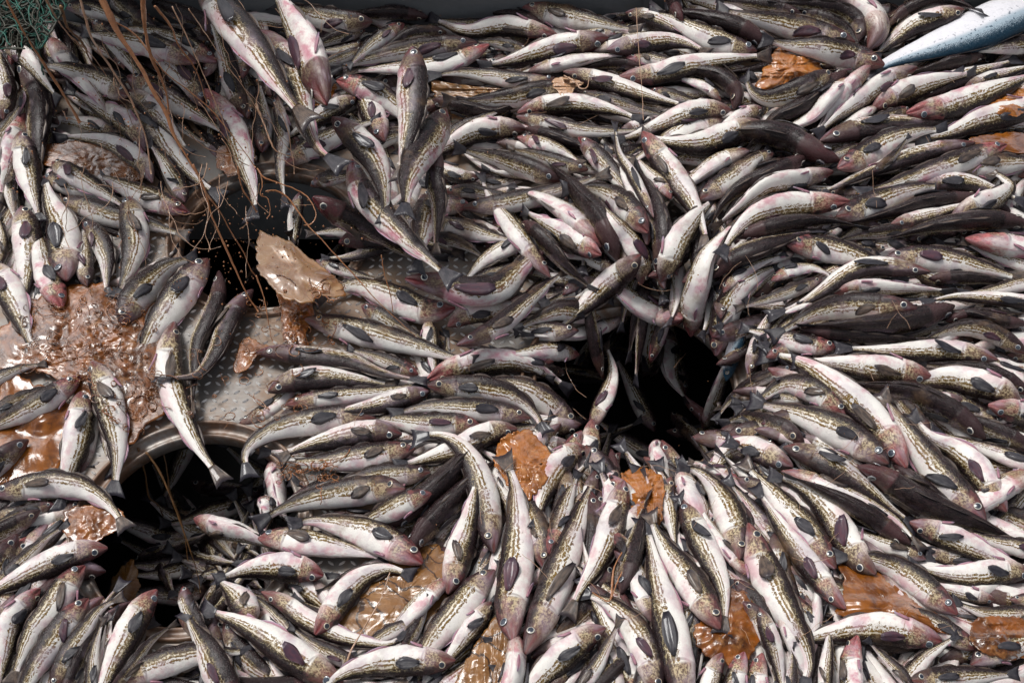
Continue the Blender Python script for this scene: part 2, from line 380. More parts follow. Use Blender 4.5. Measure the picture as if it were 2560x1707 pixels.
# ------------------------------------------------------------------ the catch as read off the photograph
DATA = """
@T 0 0
180,-20 230,40 265,90 285,112;34;r;100;L9 Z50
@T 0 640
65,96 56,72 45,42 28,10 8,-25;31;l;145;r6 L9 Z55
-2,28 20,45 38,85 48,120 60,140 80,154;27;l;85;r5 L9 Z45
144,43 144,75 143,105 136,140 132,165;30;r;60;k6 r3 L9 Z45
174,101 162,125 148,145 139,168 137,197;32;l;75;k5 r5 L9 Z40
70,108 92,128 110,150 118,178 118,198;27;l;70;k5 r9 L9 Z38
@T 427 640
88,-10 97,18 118,42 142,66 160,82 182,102;27;r;92;r7 L9 Z32
168,-20 164,5 168,28 166,55;19;r;40;k8 L8 Z30
160,20 156,42 150,70;26;l;80;r8 k5 L8 Z22
52,24 75,38 98,50;26;u;40;k8 r8 L7 Z18
50,14 65,7 85,4;15;u;80;r3 L6 Z15
@T 0 0
118,88 90,73 56,62 38,60;22;u;95;L7
133,140 118,115 90,98 60,81;21;d;110;r4 L7
140,168 128,148 100,131 70,126 50,127;19;d;110;L8
105,93 135,112 155,140 180,165 205,182;25;d;85;L6
180,58 150,45 110,36 75,30;22;u;100;r4 L6
199,57 172,42 140,30 110,25;20;u;100;r6 L5
145,31 125,15 100,-5;22;u;60;k6 L4
117,70 145,85 180,105;24;u;110;r5 L5
118,83 135,97 152,115;20;d;90;L6
186,98 176,75 150,52 120,35;24;u;80;L5
188,82 212,115 226,155 233,180 231,202;25;l;120;r9 L8
226,108 215,80 205,45 192,15;20;r;70;k6 r3 L5
206,36 183,20 150,6;20;u;40;k8 L4
48,35 58,52 75,72;20;u;140;r6 L5
3,42 24,54 43,78;18;d;130;L5
20,58 35,90 35,130;24;r;20;k8 L4
3,110 7,85 0,55;18;r;80;L4
23,104 16,125 4,165;22;r;120;r8 L5
19,121 25,150 30,175 37,203;24;r;90;k5 L7
-10,148 3,122 22,92;14;u;90;L6
60,7 85,8 118,22;16;u;90;L4
85,20 105,35 120,56;20;r;75;k5 L4
150,105 160,135 182,165;18;r;80;k6 L4
@T 0 640
107,20 75,19 40,11 20,4;23;u;85;k5 L7
158,16 130,12 95,13 65,11;14;u;20;k8 L5
277,33 250,27 225,24 195,29 172,22 158,15;19;d;95;r5 L7
216,20 190,22 165,17;10;u;80;L5
136,22 118,33 100,47 86,60;16;u;95;r6 L8
203,39 175,41 140,46 100,55 66,66;20;u;85;L7
214,41 185,55 155,62 120,63 80,66;19;u;130;r8 L6
280,73 245,74 210,69 185,67 158,70;17;u;105;r3 L7
74,74 98,80 125,95 152,122;23;u;110;r9 L7
93,90 75,98 48,114;18;d;80;L6
118,130 110,113 102,93;24;l;90;r4 L6
24,152 45,138 70,126 110,110;22;u;110;r4 L7
17,85 24,120 22,155 27,190;14;l;95;L7
5,140 6,110 3,80;18;l;70;k6 r5 L6
100,28 75,34 56,42;13;u;60;k5 L5
97,40 80,46 60,47;10;u;100;L4
98,45 80,53 62,59;12;u;80;k5 L5
175,30 155,30 138,34 115,48;15;u;60;k6 L6
250,46 225,40 203,38;12;u;80;L4
295,84 265,83 235,90 200,93 172,92;21;u;75;k5 L7
162,92 190,98 215,104 232,99;16;u;20;k8 L6
165,137 185,120 205,110 230,98;15;u;95;L6
248,119 225,118 200,122 178,133;23;d;110;r2 k5 L7
280,166 245,153 212,143 182,136;21;u;60;k5 L7
95,140 120,128 148,122;14;u;80;L4
@T 0 1280
9,6 35,12 65,19 95,25 119,29;22;u;100;r4 L7
30,24 10,16 -15,12;12;u;10;k8 L5
89,35 60,41 25,49 0,56 -30,62;25;d;95;k6 r5 L8
96,32 80,30 65,31;10;u;120;L5
72,47 95,40 120,33;13;u;150;L6
104,12 125,17 150,27 175,40;17;d;75;k6 r2 L6
225,47 200,42 170,30 145,17 128,12;23;u;110;r1 L8
157,19 148,5 140,-15;14;r;20;k8 r7 L9 m
87,46 115,42 145,38 165,42 181,50;21;d;75;k6 r3 L8
15,66 40,60 70,54 97,51;15;u;170;r2 L7
120,62 95,58 72,62;11;u;30;k7 L6
105,53 125,54 160,60;13;u;110;r9 L6
98,71 130,69 160,61 190,56 215,53 238,51;22;d;80;k5 r5 L9
47,66 75,73 105,82 135,91 165,99;19;d;75;k5 L8
60,85 90,92 115,100 150,108;13;u;80;k6 L5
127,83 145,87 172,95;12;u;90;r4 L5
192,93 178,80 158,73;10;u;150;r3 L5
204,100 206,85 190,70 168,64;17;u;10;k7 L6
5,104 30,97 65,96 95,102 121,112;20;d;85;r5 L8
4,107 30,112 60,119 95,121 127,118;16;u;105;r2 L8
12,118 40,126 68,136;14;u;10;k8 L7
5,126 25,131 45,138 63,149;15;u;120;r6 L7
201,101 170,103 140,114 115,124 93,130;23;d;85;r3 L9
229,112 205,122 175,132 145,131 118,124;26;d;85;k5 L9
195,110 165,117 140,130 120,142;21;u;130;L8
229,99 212,108 193,120;17;r;100;r3 L8
61,126 76,141 96,163 115,190;20;r;80;r7 k6 L8
130,200 110,160 98,140 94,112;11;l;70;L9
120,121 132,140 150,165 165,187 176,213 176,228;25;l;90;r6 L9
218,138 190,148 165,166;17;u;160;L7
240,141 215,149 192,162;16;u;100;L6
70,156 45,150 20,142 -5,136;15;u;80;k5 L8
236,42 215,28 190,20 162,14;20;u;10;k8 L6
@T 0 1920
80,39 55,33 20,24 -20,15 -48,8;25;u;95;r3 L8
30,13 10,9 -20,4 -45,1;16;u;60;k6 L6
28,10 50,18 70,29 80,43;18;u;60;k5 L5
82,40 84,25 70,12 45,6 18,4;20;u;40;k6 L7
92,46 100,32 98,18 88,6;25;r;175;r2 L9
110,24 125,10 150,0 175,3 198,12;13;u;10;k7 L8
180,2 150,8 130,17 113,32;18;u;140;r6 L6
180,9 160,15 135,24 115,38 97,53;20;d;70;k5 L8
235,-5 212,2 190,8;11;u;140;r6 L6
260,38 225,42 195,45 170,50;17;u;80;L6
250,32 215,36 175,49;14;u;40;k6 L5
197,52 170,57 132,68;15;u;15;k8 L6
138,88 165,77 195,67 230,54;20;d;60;k6 L7
107,60 80,52 50,45 20,42 0,37;25;u;90;r4 L9
58,67 35,80 5,90 -12,86 -22,70;23;u;70;k5 L8
72,66 35,95 5,110 -20,137;20;u;10;k8 L7
94,61 75,80 60,100 50,115 41,124;17;r;160;r6 L9
76,71 57,88 42,106 20,118 -2,132;16;l;160;r5 L8
137,62 110,74 85,92 65,106 44,125;20;d;120;k5 r2 L9 m
96,99 120,87 150,76 185,68;23;d;100;r5 L8
100,98 80,108 58,121;10;u;160;L7
127,104 160,100 190,90 215,80 250,66;26;d;80;r8 k5 L9
180,82 205,72 250,58;14;d;60;k6 L7
130,100 110,106 84,113;12;u;80;r5 L7
47,130 80,120 115,116 150,112 202,102;22;d;35;k7 L8
66,148 45,140 20,127 0,122;26;u;10;k8 r5 L9
29,150 8,152 -20,158;14;u;60;r5 L6
64,155 88,143 110,130 135,121 165,118;25;u;105;r5 L9
260,92 225,104 195,111 165,123 135,129;25;d;90;L8
219,133 195,141 150,157 120,167 83,178;22;u;100;r9 L9
190,131 160,137 130,145 95,157 62,172 40,181;18;d;55;k7 L7
90,134 70,140 48,147;12;u;90;L5
96,158 115,143 130,124;9;u;60;k6 L9
168,156 195,152 225,150 260,148;22;u;100;r4 L8
@T 427 0
48,-8 75,8 95,20 118,35;20;u;105;L8
40,5 65,14 85,20 112,30;19;u;85;L6
52,28 75,32 100,41 135,49 174,60;22;u;85;L6
172,38 145,28 120,18 100,8;23;u;105;r6 L9 m
170,29 163,10 152,-8 142,-20;17;r;80;k6 r3 L7
12,-5 10,20 16,52;13;r;60;k6 L4
20,33 25,55 27,80 22,113;28;r;80;L7
-3,90 2,65 -2,40;12;r;90;L5
61,101 58,75 56,50 48,32 43,17;31;l;110;r3 L9
57,126 48,105 42,88 38,75;25;r;100;r9 L8
-8,85 5,105 15,125 25,152;27;l;100;L8
80,106 78,85 77,60;18;r;80;k5 L5
76,47 90,60 98,80 98,106;20;r;60;k6 L6
118,24 121,45 124,65 119,88 107,116;26;l;90;L9
111,141 122,120 140,100 158,86 178,80;30;u;85;k5 L9
191,81 176,98 162,118 145,142;31;l;100;r3 L8
201,92 200,115 192,135 181,160 178,190 176,226;18;r;20;k8 L9
232,109 218,125 208,145 198,168 182,187 162,190 143,189;21;r;30;k7 r4 L9
160,138 156,165 158,195 168,225 183,255 205,285;27;r;95;L8
@T 427 640
40,20 36,45 34,68;14;r;80;k5 L4 Z-5
76,66 95,62 120,62 148,66;24;d;60;k7 r7 L8
120,55 95,56 72,56 46,58;13;u;95;L5
130,66 105,75 82,80 60,80;13;d;50;k6 L7
55,82 75,90 95,96 116,100;11;u;100;k5 r3 L6
160,46 190,53 215,60 240,64;20;u;105;L7
205,7 185,5 163,-5;14;d;80;L5
173,19 195,18 215,22 245,25;14;u;80;r4 L5
198,34 182,31 165,33 150,40;21;u;100;r6 L7
270,98 250,72 230,45 214,22 206,2;18;r;120;r3 L7
150,63 175,62 195,70 213,83;13;u;60;k6 L6
262,60 235,68 210,82 195,97;18;u;130;L6
137,99 165,103 195,110 222,108 240,92 258,75 285,57;28;u;95;r6 L9 Z14 m
183,126 155,128 130,118 110,110 90,105 72,110 54,119;28;u;105;r6 L9 m
97,124 112,132 128,142 147,151;18;u;70;r5 k5 L7
45,136 75,142 110,151 150,162 200,177;26;u;90;L9
158,136 160,150 162,168;15;r;100;L4
176,143 195,132 220,128 248,128;22;d;100;r4 L8
184,160 205,152 228,138 255,115 273,100 288,90;19;u;90;k5 L9 Z12
@T 427 1280
-45,34 -10,30 25,23 60,12 90,2;20;u;95;L8
105,130 85,142 55,150 30,151 8,150;16;u;150;r2 L9
87,130 65,130 45,128 22,136;22;u;80;r4 k5 L9
10,47 20,55 35,70 50,88 66,102;18;r;30;k7 r5 L6
82,77 62,68 45,57 25,45;22;d;110;r7 L9
82,70 70,57 52,40 32,27;20;u;165;r6 L8
97,82 90,62 80,42 65,25 55,13;24;r;10;k8 L8
125,57 112,40 97,26 80,18 60,16;25;u;75;k5 r4 L9 m
118,105 120,85 110,65 97,50 85,36;21;r;120;r3 L8
124,68 124,45 115,22 103,0 97,-22;18;r;130;r2 L8
134,95 138,70 136,45 128,20 112,-6;21;r;25;k8 L8
146,26 138,12 125,0 113,-14;14;r;110;r6 L7
137,102 145,83 152,65 167,44;25;r;110;r2 L9
164,152 165,125 172,100 178,80 188,65 197,54;25;l;150;r7 L9
156,136 135,132 115,122 100,110;22;u;155;r6 L9
118,77 104,92 88,105 70,121;25;d;80;k6 L9
120,125 122,150 126,182;19;r;80;k6 L2 Z-42
145,146 144,170 147,190 160,210;20;r;150;r6 L4 Z-38
171,27 190,14 205,4 222,-10;22;u;100;r2 L6
270,-12 240,2 210,15 192,32 180,57;19;u;20;k8 L7
295,1 265,8 235,13 210,32 184,55;20;d;135;r4 L8
183,99 200,83 225,72 260,60;20;d;20;k8 L8
194,112 205,98 225,86 252,76;12;u;120;r3 L8
187,170 192,145 198,125 210,106 228,94;26;l;95;r4 L7
285,99 262,108 235,118 205,127;14;u;80;L7
@T 427 1920
75,28 50,30 20,32 -10,40 -30,57 -44,79;25;d;100;r6 L9
133,15 155,12 180,12 205,18 228,26;21;d;60;k7 r3 L8
167,44 190,33 210,25 222,14 214,5;22;r;115;L9
63,42 85,35 110,24 142,15;26;u;95;r2 L8
198,24 150,28 115,38 80,47 58,50;16;u;20;k8 L7
113,49 135,45 160,38 192,27;16;d;65;k5 r3 L7
240,49 210,45 175,47 145,52 115,61 98,66;20;u;10;k7 r3 L9
138,53 105,56 80,60 60,67;14;u;60;k6 L6
-30,62 0,52 35,46 65,47 92,54;17;u;10;k8 L7
-28,77 5,60 35,56 62,53;15;u;10;k8 L6
-32,87 -5,72 22,64;13;d;50;k6 L7
17,67 45,70 72,76 95,84 112,94;25;u;105;r6 L9
24,75 5,80 -18,89;11;u;150;L6
3,101 20,92 40,89 52,93;13;u;130;r6 L5
107,81 135,79 165,82 200,90 238,100;25;u;100;r2 L9
149,93 125,90 95,88 72,96 45,114 20,127 0,133;20;d;60;k6 L9
181,62 205,66 235,71 268,78;24;u;170;r9 L9
268,98 230,84 200,74 176,64;15;u;110;L8
147,99 170,98 195,99 220,103;14;u;20;k8 r3 L8
60,112 85,107 115,108 145,109 170,111;16;d;125;r5 L8
268,98 235,103 205,110 175,112;15;u;100;L8
268,122 235,120 200,117 170,116 141,121;14;d;70;k6 L9
137,126 110,124 75,124 45,130 20,143 2,153;25;u;80;r3 L9
171,124 145,133 115,139 75,141 33,142;24;u;10;k8 L8
43,120 20,128 -1,135;8;u;150;r5 L7
30,146 70,149 110,153 152,155;17;u;10;k8 L7
238,168 215,153 190,144 165,147 138,159;19;u;60;k5 L9
163,138 180,133 202,131;14;u;30;k7 r5 L7
238,141 210,137 188,131;14;u;10;k8 L7
@T 854 0
-35,50 0,33 22,24 43,20;14;u;90;L8
-18,72 5,60 26,50;17;u;85;L6
74,32 50,48 25,63 0,75 -20,85;24;u;95;r7 L8 m
26,90 5,105 -15,125 -30,145;24;u;65;k6 r3 L8
74,46 75,65 71,90 65,112 58,138;27;r;100;r4 L7
84,18 94,40 103,70 108,100 104,141;28;l;95;L9
-8,140 15,135 45,130 75,134 100,150 116,172;26;u;95;r2 L9
50,149 25,155 0,164;12;u;80;r7 k6 L6
@T 854 640
0,10 20,10 50,14 85,18 115,29 157,37;20;d;40;k8 r4 L9
149,30 130,22 112,15 90,8;16;u;75;r6 k5 L8
11,46 35,36 65,34 100,37 130,41;24;d;60;k6 r2 L8
27,58 50,53 80,50 115,46 157,38;18;u;100;r4 L8
160,45 135,52 110,59 80,63;20;d;60;k7 r4 L9
110,70 85,68 55,72 20,80 -3,93 -11,106 -6,124;26;u;95;r2 L8
134,85 110,83 80,88 50,95 30,102 21,109;25;d;75;k7 L9
146,98 125,101 95,106 65,110 45,110 28,110;26;u;105;r4 L8
206,77 185,75 155,76 125,72 102,70;24;u;90;r5 L7
252,70 222,64 190,61 155,60 123,67;22;u;92;r2 L8
157,35 178,26 205,20 235,18 262,27 290,46;25;d;105;r8 L8
157,40 180,41 210,43 238,51 256,66 266,84;25;u;80;k5 r2 L9
240,80 222,82 205,88 190,96 160,106 128,115;24;d;85;L7
160,120 140,121 115,122 85,128;22;u;90;L6
137,135 115,134 85,138 50,145 22,154 0,168;28;u;85;r2 L9
161,139 140,146 120,156 93,170;22;u;95;r6 L8
15,110 17,125 21,145 26,162;20;r;175;r8 L5 Z-5
5,143 11,152 9,172;17;r;140;r9 k6 L6 m
120,172 145,150 170,130 190,110;26;l;10;k7 L7
140,195 155,172 177,150 197,130;24;l;20;k6 L6
218,194 213,165 207,135 197,108 180,90 160,85 144,90;28;l;72;k5 L9
@T 854 1280
59,78 45,65 28,52 5,41 -30,36;25;u;100;L7
62,12 45,9 25,9 0,11 -20,8;19;u;130;r7 L8
48,30 35,26 20,22;12;u;30;k7 L5
73,82 80,62 88,45 92,25 85,0;17;l;120;r4 k5 L5 Z-20
155,46 163,57 178,70;15;r;100;r8 k6 L4 Z-42
197,36 203,12 212,-12;15;r;40;b L6
217,30 226,5 235,-18;17;r;60;k6 L6
232,32 240,8 248,-8;13;r;60;k6 L6
262,22 235,31 215,41 198,56 186,73;13;u;80;k6 L8
197,30 193,45 190,60;16;r;60;k8 r7 L5 Z-30
268,92 250,82 230,76 210,70 194,76;25;u;60;k4 L8
242,97 225,88 210,86 199,92;17;u;110;r3 L7
258,115 237,106 215,99 197,104 187,118;26;d;85;L7
207,125 190,118 175,112 162,110;12;u;140;r7 L7
209,200 206,175 196,150 181,128 166,117 151,119;28;r;85;r2 L9
134,92 136,108 138,122 141,138;21;r;160;r8 k5 L7
146,124 142,140 146,160 150,190;20;r;80;r2 L8
155,118 162,135 170,152;22;r;160;r6 L7
68,97 54,104 38,122 28,142 23,168;27;r;100;r6 L8
91,114 93,132 88,152;19;r;110;r6 L7
@T 854 1920
63,5 42,3 20,-2 -5,-8;20;u;105;r7 L8
127,116 112,92 92,68 68,46 40,25 18,15 -8,12;31;l;95;r6 L9
150,32 125,28 95,25 65,21 44,19;27;d;95;r5 L8
211,17 190,12 160,9 120,9 85,7 62,6;22;d;75;k5 r2 L9
240,48 220,36 195,27 160,22;20;u;50;k6 L6
232,60 213,45 190,38 165,33 138,36;27;d;95;L7
202,58 225,64 255,72;25;d;90;r6 L8
200,89 180,72 155,57 130,46 100,42 80,40;25;u;30;k6 L8
245,100 220,87 193,76;20;u;50;k6 L6
71,70 55,52 35,42 15,40 -3,50;24;u;95;r6 L8
-6,55 10,51 27,53;13;u;90;L6
111,112 92,98 70,84 45,73 20,64 -8,57;31;u;95;r1 L9
14,97 35,103 60,116 85,132 108,150 130,165;25;d;40;k6 r2 L8
12,119 35,124 60,136 85,146 115,162 130,176 142,191;17;u;150;r5 L8
82,114 105,124 130,140 155,152 200,170;27;u;20;k8 r8 L9
115,113 135,128 163,149;16;u;20;k6 L8
200,165 178,142 155,118 135,92 120,70 103,46;30;r;90;r4 L9
219,156 205,138 190,115 170,98 150,88 130,66;26;d;90;r4 L8
147,92 142,78 130,63;17;u;60;k7 r5 L7
262,122 240,113 205,100 175,90 150,80;16;u;110;L7
240,118 225,128 205,140;24;u;150;r7 L6
@T 1280 0
16,20 6,35 -6,62;24;u;60;k6 r4 L7
-15,75 5,58 25,40 45,22 64,10;15;u;90;L7
37,-2 20,8 0,18 -20,28;18;u;50;k6 L6
99,33 75,37 45,48 15,62 -15,77;27;d;80;k5 r4 L9
78,49 62,65 48,88 30,110 18,136;27;l;100;r5 L8 m
37,70 22,85 10,102 5,125 0,152;23;r;110;r8 L8
81,79 63,98 48,120 33,142 18,168;27;l;95;r5 L9
48,165 60,135 78,108 93,88 114,77;20;l;90;L7
144,71 130,90 118,112 105,138 92,168;28;r;82;k5 r6 L9
82,180 84,155 86,130 91,110 95,96;13;l;80;L9
58,172 66,150 76,127;14;l;40;k7 L7
100,165 118,145 135,122 150,109 163,101;12;u;60;k6 L8
108,157 125,148 150,138 180,130 202,128;27;u;95;r3 L7
220,182 205,155 190,125 177,105 171,92;30;r;58;k4.4 r3 L9
228,104 226,90 216,75 203,64;26;l;80;r4 L8
168,68 172,84 182,102;16;r;60;k7 r6 L6 m
178,6 200,14 225,20 252,32;21;d;150;r6 k5 L5 Z-5
@T 1280 640
80,157 55,145 28,128 5,112 -22,98 -50,89;31;d;85;r4 k5 L9
153,47 135,35 110,22 80,13 50,8 30,13;31;u;105;r6 L9 m
2,24 25,24 50,28 75,33 102,38;25;u;125;r5 L8
62,58 42,53 20,50 -5,52 -35,62;27;d;100;r6 L8 m
5,73 25,83 45,98 75,113 105,120 125,120 143,106;20;d;88;r4 k5 L8
54,112 68,95 82,75 97,60 120,52 138,56;26;r;85;r5 L9 m
110,48 88,56 60,71;10;u;30;k8 L7
176,75 183,55 188,35 195,12 200,-15;27;r;85;r4 L9
219,53 203,68 188,88 170,108 150,135;31;l;100;r2 L9
132,132 145,110 153,95 160,76;12;u;60;k7 L8
216,82 205,98 190,117 175,137;19;r;100;r2 L8
98,142 75,132 55,122 38,110;17;u;60;k5 L7
183,136 160,137 130,137 100,141 75,151 60,166;29;d;90;r3 L9
148,100 125,109 103,122;15;u;90;L7
177,60 160,75 143,92;19;u;150;r6 L6
@T 1280 1280
1,119 -2,90 3,55 6,15 2,-25 -8,-52;33;l;100;r4 L9
30,52 27,25 15,-5 0,-32;24;r;60;k5 r3 L7
34,38 42,15 50,-10 61,-38;20;l;80;r7 L8
12,130 22,108 33,82 45,50 57,18 68,-12 80,-40;31;l;88;r2 L9
103,-29 97,-5 88,25 75,52 62,73 52,96;27;r;95;r4 L9
86,106 68,115 50,130 30,148 12,168;28;d;100;r3 L8
50,182 62,162 78,140 90,118 100,96;16;l;92;L9
132,170 128,140 115,110 95,88 75,77 60,74;29;r;95;L8
130,102 122,80 116,58;20;u;130;L5
160,185 152,140 143,100 133,60 127,30 121,5;33;l;88;L9
191,107 178,85 162,60 145,38 133,18 127,2;30;r;90;r4 L9
158,-12 163,5 175,30 190,60 195,85 193,110;27;l;75;k4 L8
222,60 205,45 190,25 178,5 170,-17;13;u;150;r6 L7
212,82 226,95 235,115 240,142;18;r;60;k6 r4 L8
203,62 218,75 233,97;17;u;60;k7 r6 L7
193,129 186,145 180,168;19;r;100;r4 L9
213,128 206,148 202,172;21;l;100;r7 L9
230,129 225,147 222,172;21;l;110;r6 L9
100,75 108,50 115,22;20;r;20;k6 L6
3,108 4,130 2,150 -5,172;22;r;170;r7 L7
@T 1280 1920
-18,10 -10,35 2,62 16,90 30,115 38,140 30,168;34;r;90;r4 L9
62,52 50,35 35,15 15,-5 0,-22 -24,-47;27;r;95;r4 L9
71,89 55,72 38,50 20,25 3,0 -12,-24;23;l;88;r5 k5 L9
99,57 82,42 68,22 55,0 38,-18 20,-28 3,-33;30;l;92;r1 L9
131,30 110,15 90,2 70,-10 48,-21;20;u;15;k8 r4 L9
145,43 120,33 95,24 78,10;17;u;100;L7
130,9 150,17 175,27 200,38 226,48;25;d;95;r4 L9
265,42 235,33 205,26 188,19;18;u;95;L8
242,55 215,55 185,58 160,56 128,47;25;d;90;r2 L9
174,94 155,78 135,62 115,50 95,43;27;u;85;r5 k5 L9
208,80 190,77 172,73 158,69;15;d;100;r4 L8
222,80 240,80 262,78;14;u;100;r3 L7
268,98 235,95 205,94 185,88 168,80;20;u;90;L8
160,118 140,114 110,108 80,108 52,113;31;d;100;r6 k5 L9
193,126 178,117 160,106 146,99;21;u;90;r4 L8
118,172 130,150 145,133 160,122 175,112;16;u;95;L9
135,172 125,152 112,138 100,126 90,116;13;u;80;k5 L9
53,175 53,150 55,125 57,100;14;r;80;L9
82,113 76,135 77,168;22;l;130;r9 L9 m
130,154 160,152 195,150 228,148;23;u;85;L9
186,140 205,128 230,120 255,114;25;u;90;r2 L8
-8,88 0,110 8,135 14,168;18;l;80;k5 L8
20,180 22,150 23,122;13;r;60;k6 L9
10,90 18,108 26,126;15;u;150;L7
"""
U10 = 640 / 235.0
def parse(txt):
    out = []; ox = oy = 0
    for ln in txt.strip().splitlines():
        ln = ln.strip()
        if not ln: continue
        if ln[0] == '@':
            _, a, b = ln.split(); oy, ox = float(a), float(b); continue
        pts, w, d, roll, opts = ln.split(';')
        P = np.array([[float(q) for q in p.split(',')] for p in pts.split()]) * U10 + (ox, oy)
        o = dict(P=P, w=float(w) * U10, d=d, roll=float(roll), layer=5, red=1.5, dark=4.2, Z=None, blue=False)
        for t in opts.split():
            if t[0] == 'L': o['layer'] = int(t[1:])
            elif t[0] == 'r': o['red'] = float(t[1:])
            elif t[0] == 'k': o['dark'] = float(t[1:])
            elif t[0] == 'Z': o['Z'] = float(t[1:]) / 100
            elif t[0] == 'b': o['blue'] = True
            elif t[0] == 'm': o['gape'] = 1
        o['seq'] = len(out); out.append(o)
    return out
FISH = parse(DATA)
for f in FISH:
    if f['Z'] is not None and f['Z'] > .1: f['layer'] = 12; f['dark'] = max(f['dark'], 6.6); f['red'] = min(9, f['red'] + 2.5)  # falling fish: backlit shade put into the skin as a darker, redder tone
SALMON = dict(P=np.array([[268, 2], [240, 9], [215, 19], [190, 30], [150, 44], [120, 54], [100, 63], [90, 74]]) * U10 + (1920, 0), w=42 * U10, d='d', roll=48, layer=7.5, red=0, dark=4, Z=None, blue=False, salmon=True, seq=200)

# jelly pieces: outline in photograph pixels (/1.0884), layer, colours, look, label
J = 1.0884
JEL = [
 (2, [(55,715),(110,690),(165,668),(235,655),(285,690),(345,700),(385,735),(372,800),(362,870),(372,925),(330,975),(285,1010),(255,950),(200,900),(120,860),(60,850),(10,850),(-20,800),(10,760)], 'brown', .050, 'brown_jelly', 'wide heap of brown foamy slime spread between the two round hatches', 'slime'),
 (3, [(-20,880),(50,870),(110,905),(150,930),(172,985),(160,1040),(120,1085),(60,1100),(-20,1085)], 'amber', .045, 'jellyfish', 'dark amber jelly lying at the left edge beside the open-mouthed pollock', 'jellyfish'),
 (2, [(90,345),(150,330),(230,332),(300,352),(330,395),(290,425),(220,420),(150,390),(105,375)], 'brown', .03, 'jellyfish', 'brown jelly lump under fish left of the upper round hatch', 'jellyfish'),
 (11, [(592,565),(600,540),(640,548),(690,575),(730,610),(782,655),(765,682),(735,678),(690,690),(640,672),(615,640),(596,600)], 'clear', .022, 'jellyfish', 'pale yellow see-through jelly hanging into the upper round hatch', 'jellyfish'),
 (3, [(640,672),(700,680),(722,715),(700,760),(705,790),(672,800),(650,770),(648,720)], 'brown', .03, 'jelly_scrap', 'stringy brown jelly scrap on plate under the pale yellow jelly', 'jellyfish'),
 (6, [(1795,112),(1835,105),(1872,130),(1888,160),(1868,182),(1835,190),(1800,200),(1770,210),(1742,196),(1752,165),(1770,140)], 'orange', .07, 'jellyfish', 'folded orange jelly sitting among fish below the tail of the silver salmon', 'jellyfish'),
 (8, [(1150,1018),(1195,992),(1240,1018),(1262,1060),(1252,1100),(1222,1140),(1190,1140),(1160,1100),(1142,1060)], 'orange', .06, 'jellyfish', 'orange wrinkled jelly wedged at the left rim of the fish pit', 'jellyfish'),
 (8, [(1428,1098),(1455,1082),(1490,1080),(1518,1105),(1522,1150),(1510,1200),(1480,1215),(1455,1180),(1440,1140)], 'orange', .07, 'jellyfish', 'smooth orange jelly dome standing at the lower rim of the fish pit', 'jellyfish'),
 (5, [(780,1440),(810,1370),(860,1320),(930,1275),(1010,1262),(1050,1300),(1050,1360),(1000,1400),(960,1440),(880,1470),(810,1475)], 'veined', .035, 'jellyfish', 'large flat brown jelly with dark radial cracks near the bottom', 'jellyfish'),
 (8, [(1932,1300),(1965,1312),(2020,1322),(2080,1368),(2130,1400),(2190,1440),(2170,1450),(2100,1440),(2040,1425),(1980,1420),(1930,1405),(1945,1350)], 'amber', .05, 'jellyfish', 'glossy amber jelly triangle between fish at the lower right', 'jellyfish'),
 (7, [(1600,1440),(1640,1410),(1690,1360),(1735,1385),(1745,1440),(1725,1500),(1680,1520),(1620,1500)], 'brown', .04, 'jellyfish', 'matted brown orange jelly above three upright heads at the bottom', 'jellyfish'),
 (6, [(1060,1590),(1085,1500),(1120,1450),(1165,1400),(1182,1450),(1195,1530),(1205,1590)], 'veined', .035, 'jellyfish', 'brown orange jelly running off the bottom edge beside a maroon head', 'jellyfish'),
 (5, [(995,185),(1050,195),(1150,205),(1230,210),(1200,228),(1120,238),(1040,235),(1000,215)], 'clear', .02, 'jellyfish', 'yellow clear jelly strip right of the upright falling fish', 'jellyfish'),
 (8, [(2262,232),(2300,212),(2360,205),(2380,235),(2340,262),(2285,255)], 'orange', .04, 'jellyfish', 'orange jelly at the right edge below the big salmon', 'jellyfish'),
 (7, [(2230,322),(2290,308),(2370,310),(2370,345),(2290,345)], 'amber', .03, 'jellyfish', 'amber jelly under a pink mouth near the upper right edge', 'jellyfish'),
 (9, [(2235,1430),(2290,1418),(2365,1430),(2370,1500),(2300,1510),(2240,1480)], 'brown', .035, 'jelly_scrap', 'brown fibrous jelly smeared over fish in the lower right corner', 'jellyfish'),
 (9, [(1268,186),(1300,178),(1338,192),(1320,202),(1302,224),(1282,212)], 'pale', .015, 'jelly_scrap', 'small tan scrap of jelly draped over striped fish at the top', 'jellyfish'),
 (3, [(540,845),(560,780),(600,790),(620,800),(590,815),(565,850)], 'brown', .015, 'jelly_scrap', 'thin brown jelly scrap lying on bare diamond plate', 'jellyfish'),
 (3, [(165,1170),(250,1160),(285,1190),(250,1225),(185,1250),(150,1215)], 'brown', .03, 'jelly_scrap', 'brown ragged jelly at the left rim of the lower round hatch', 'jellyfish'),
 (3, [(245,1390),(262,1330),(300,1290),(318,1340),(300,1390),(270,1410)], 'clear', .03, 'jelly_scrap', 'thin clear jelly hanging inside the lower round hatch', 'jellyfish'),
 (3, [(700,160),(740,175),(770,200),(740,235),(690,240)], 'orange', .03, 'jellyfish', 'brown orange jelly behind the pale belly of a falling fish', 'jellyfish'),
 (4, [(500,345),(575,330),(580,380),(520,400)], 'brown', .03, 'jelly_scrap', 'brown jelly chunk at the top rim of the upper round hatch', 'jellyfish'),
]
for j in JEL: pass

wy_fill = at(1400, 26, .20).y
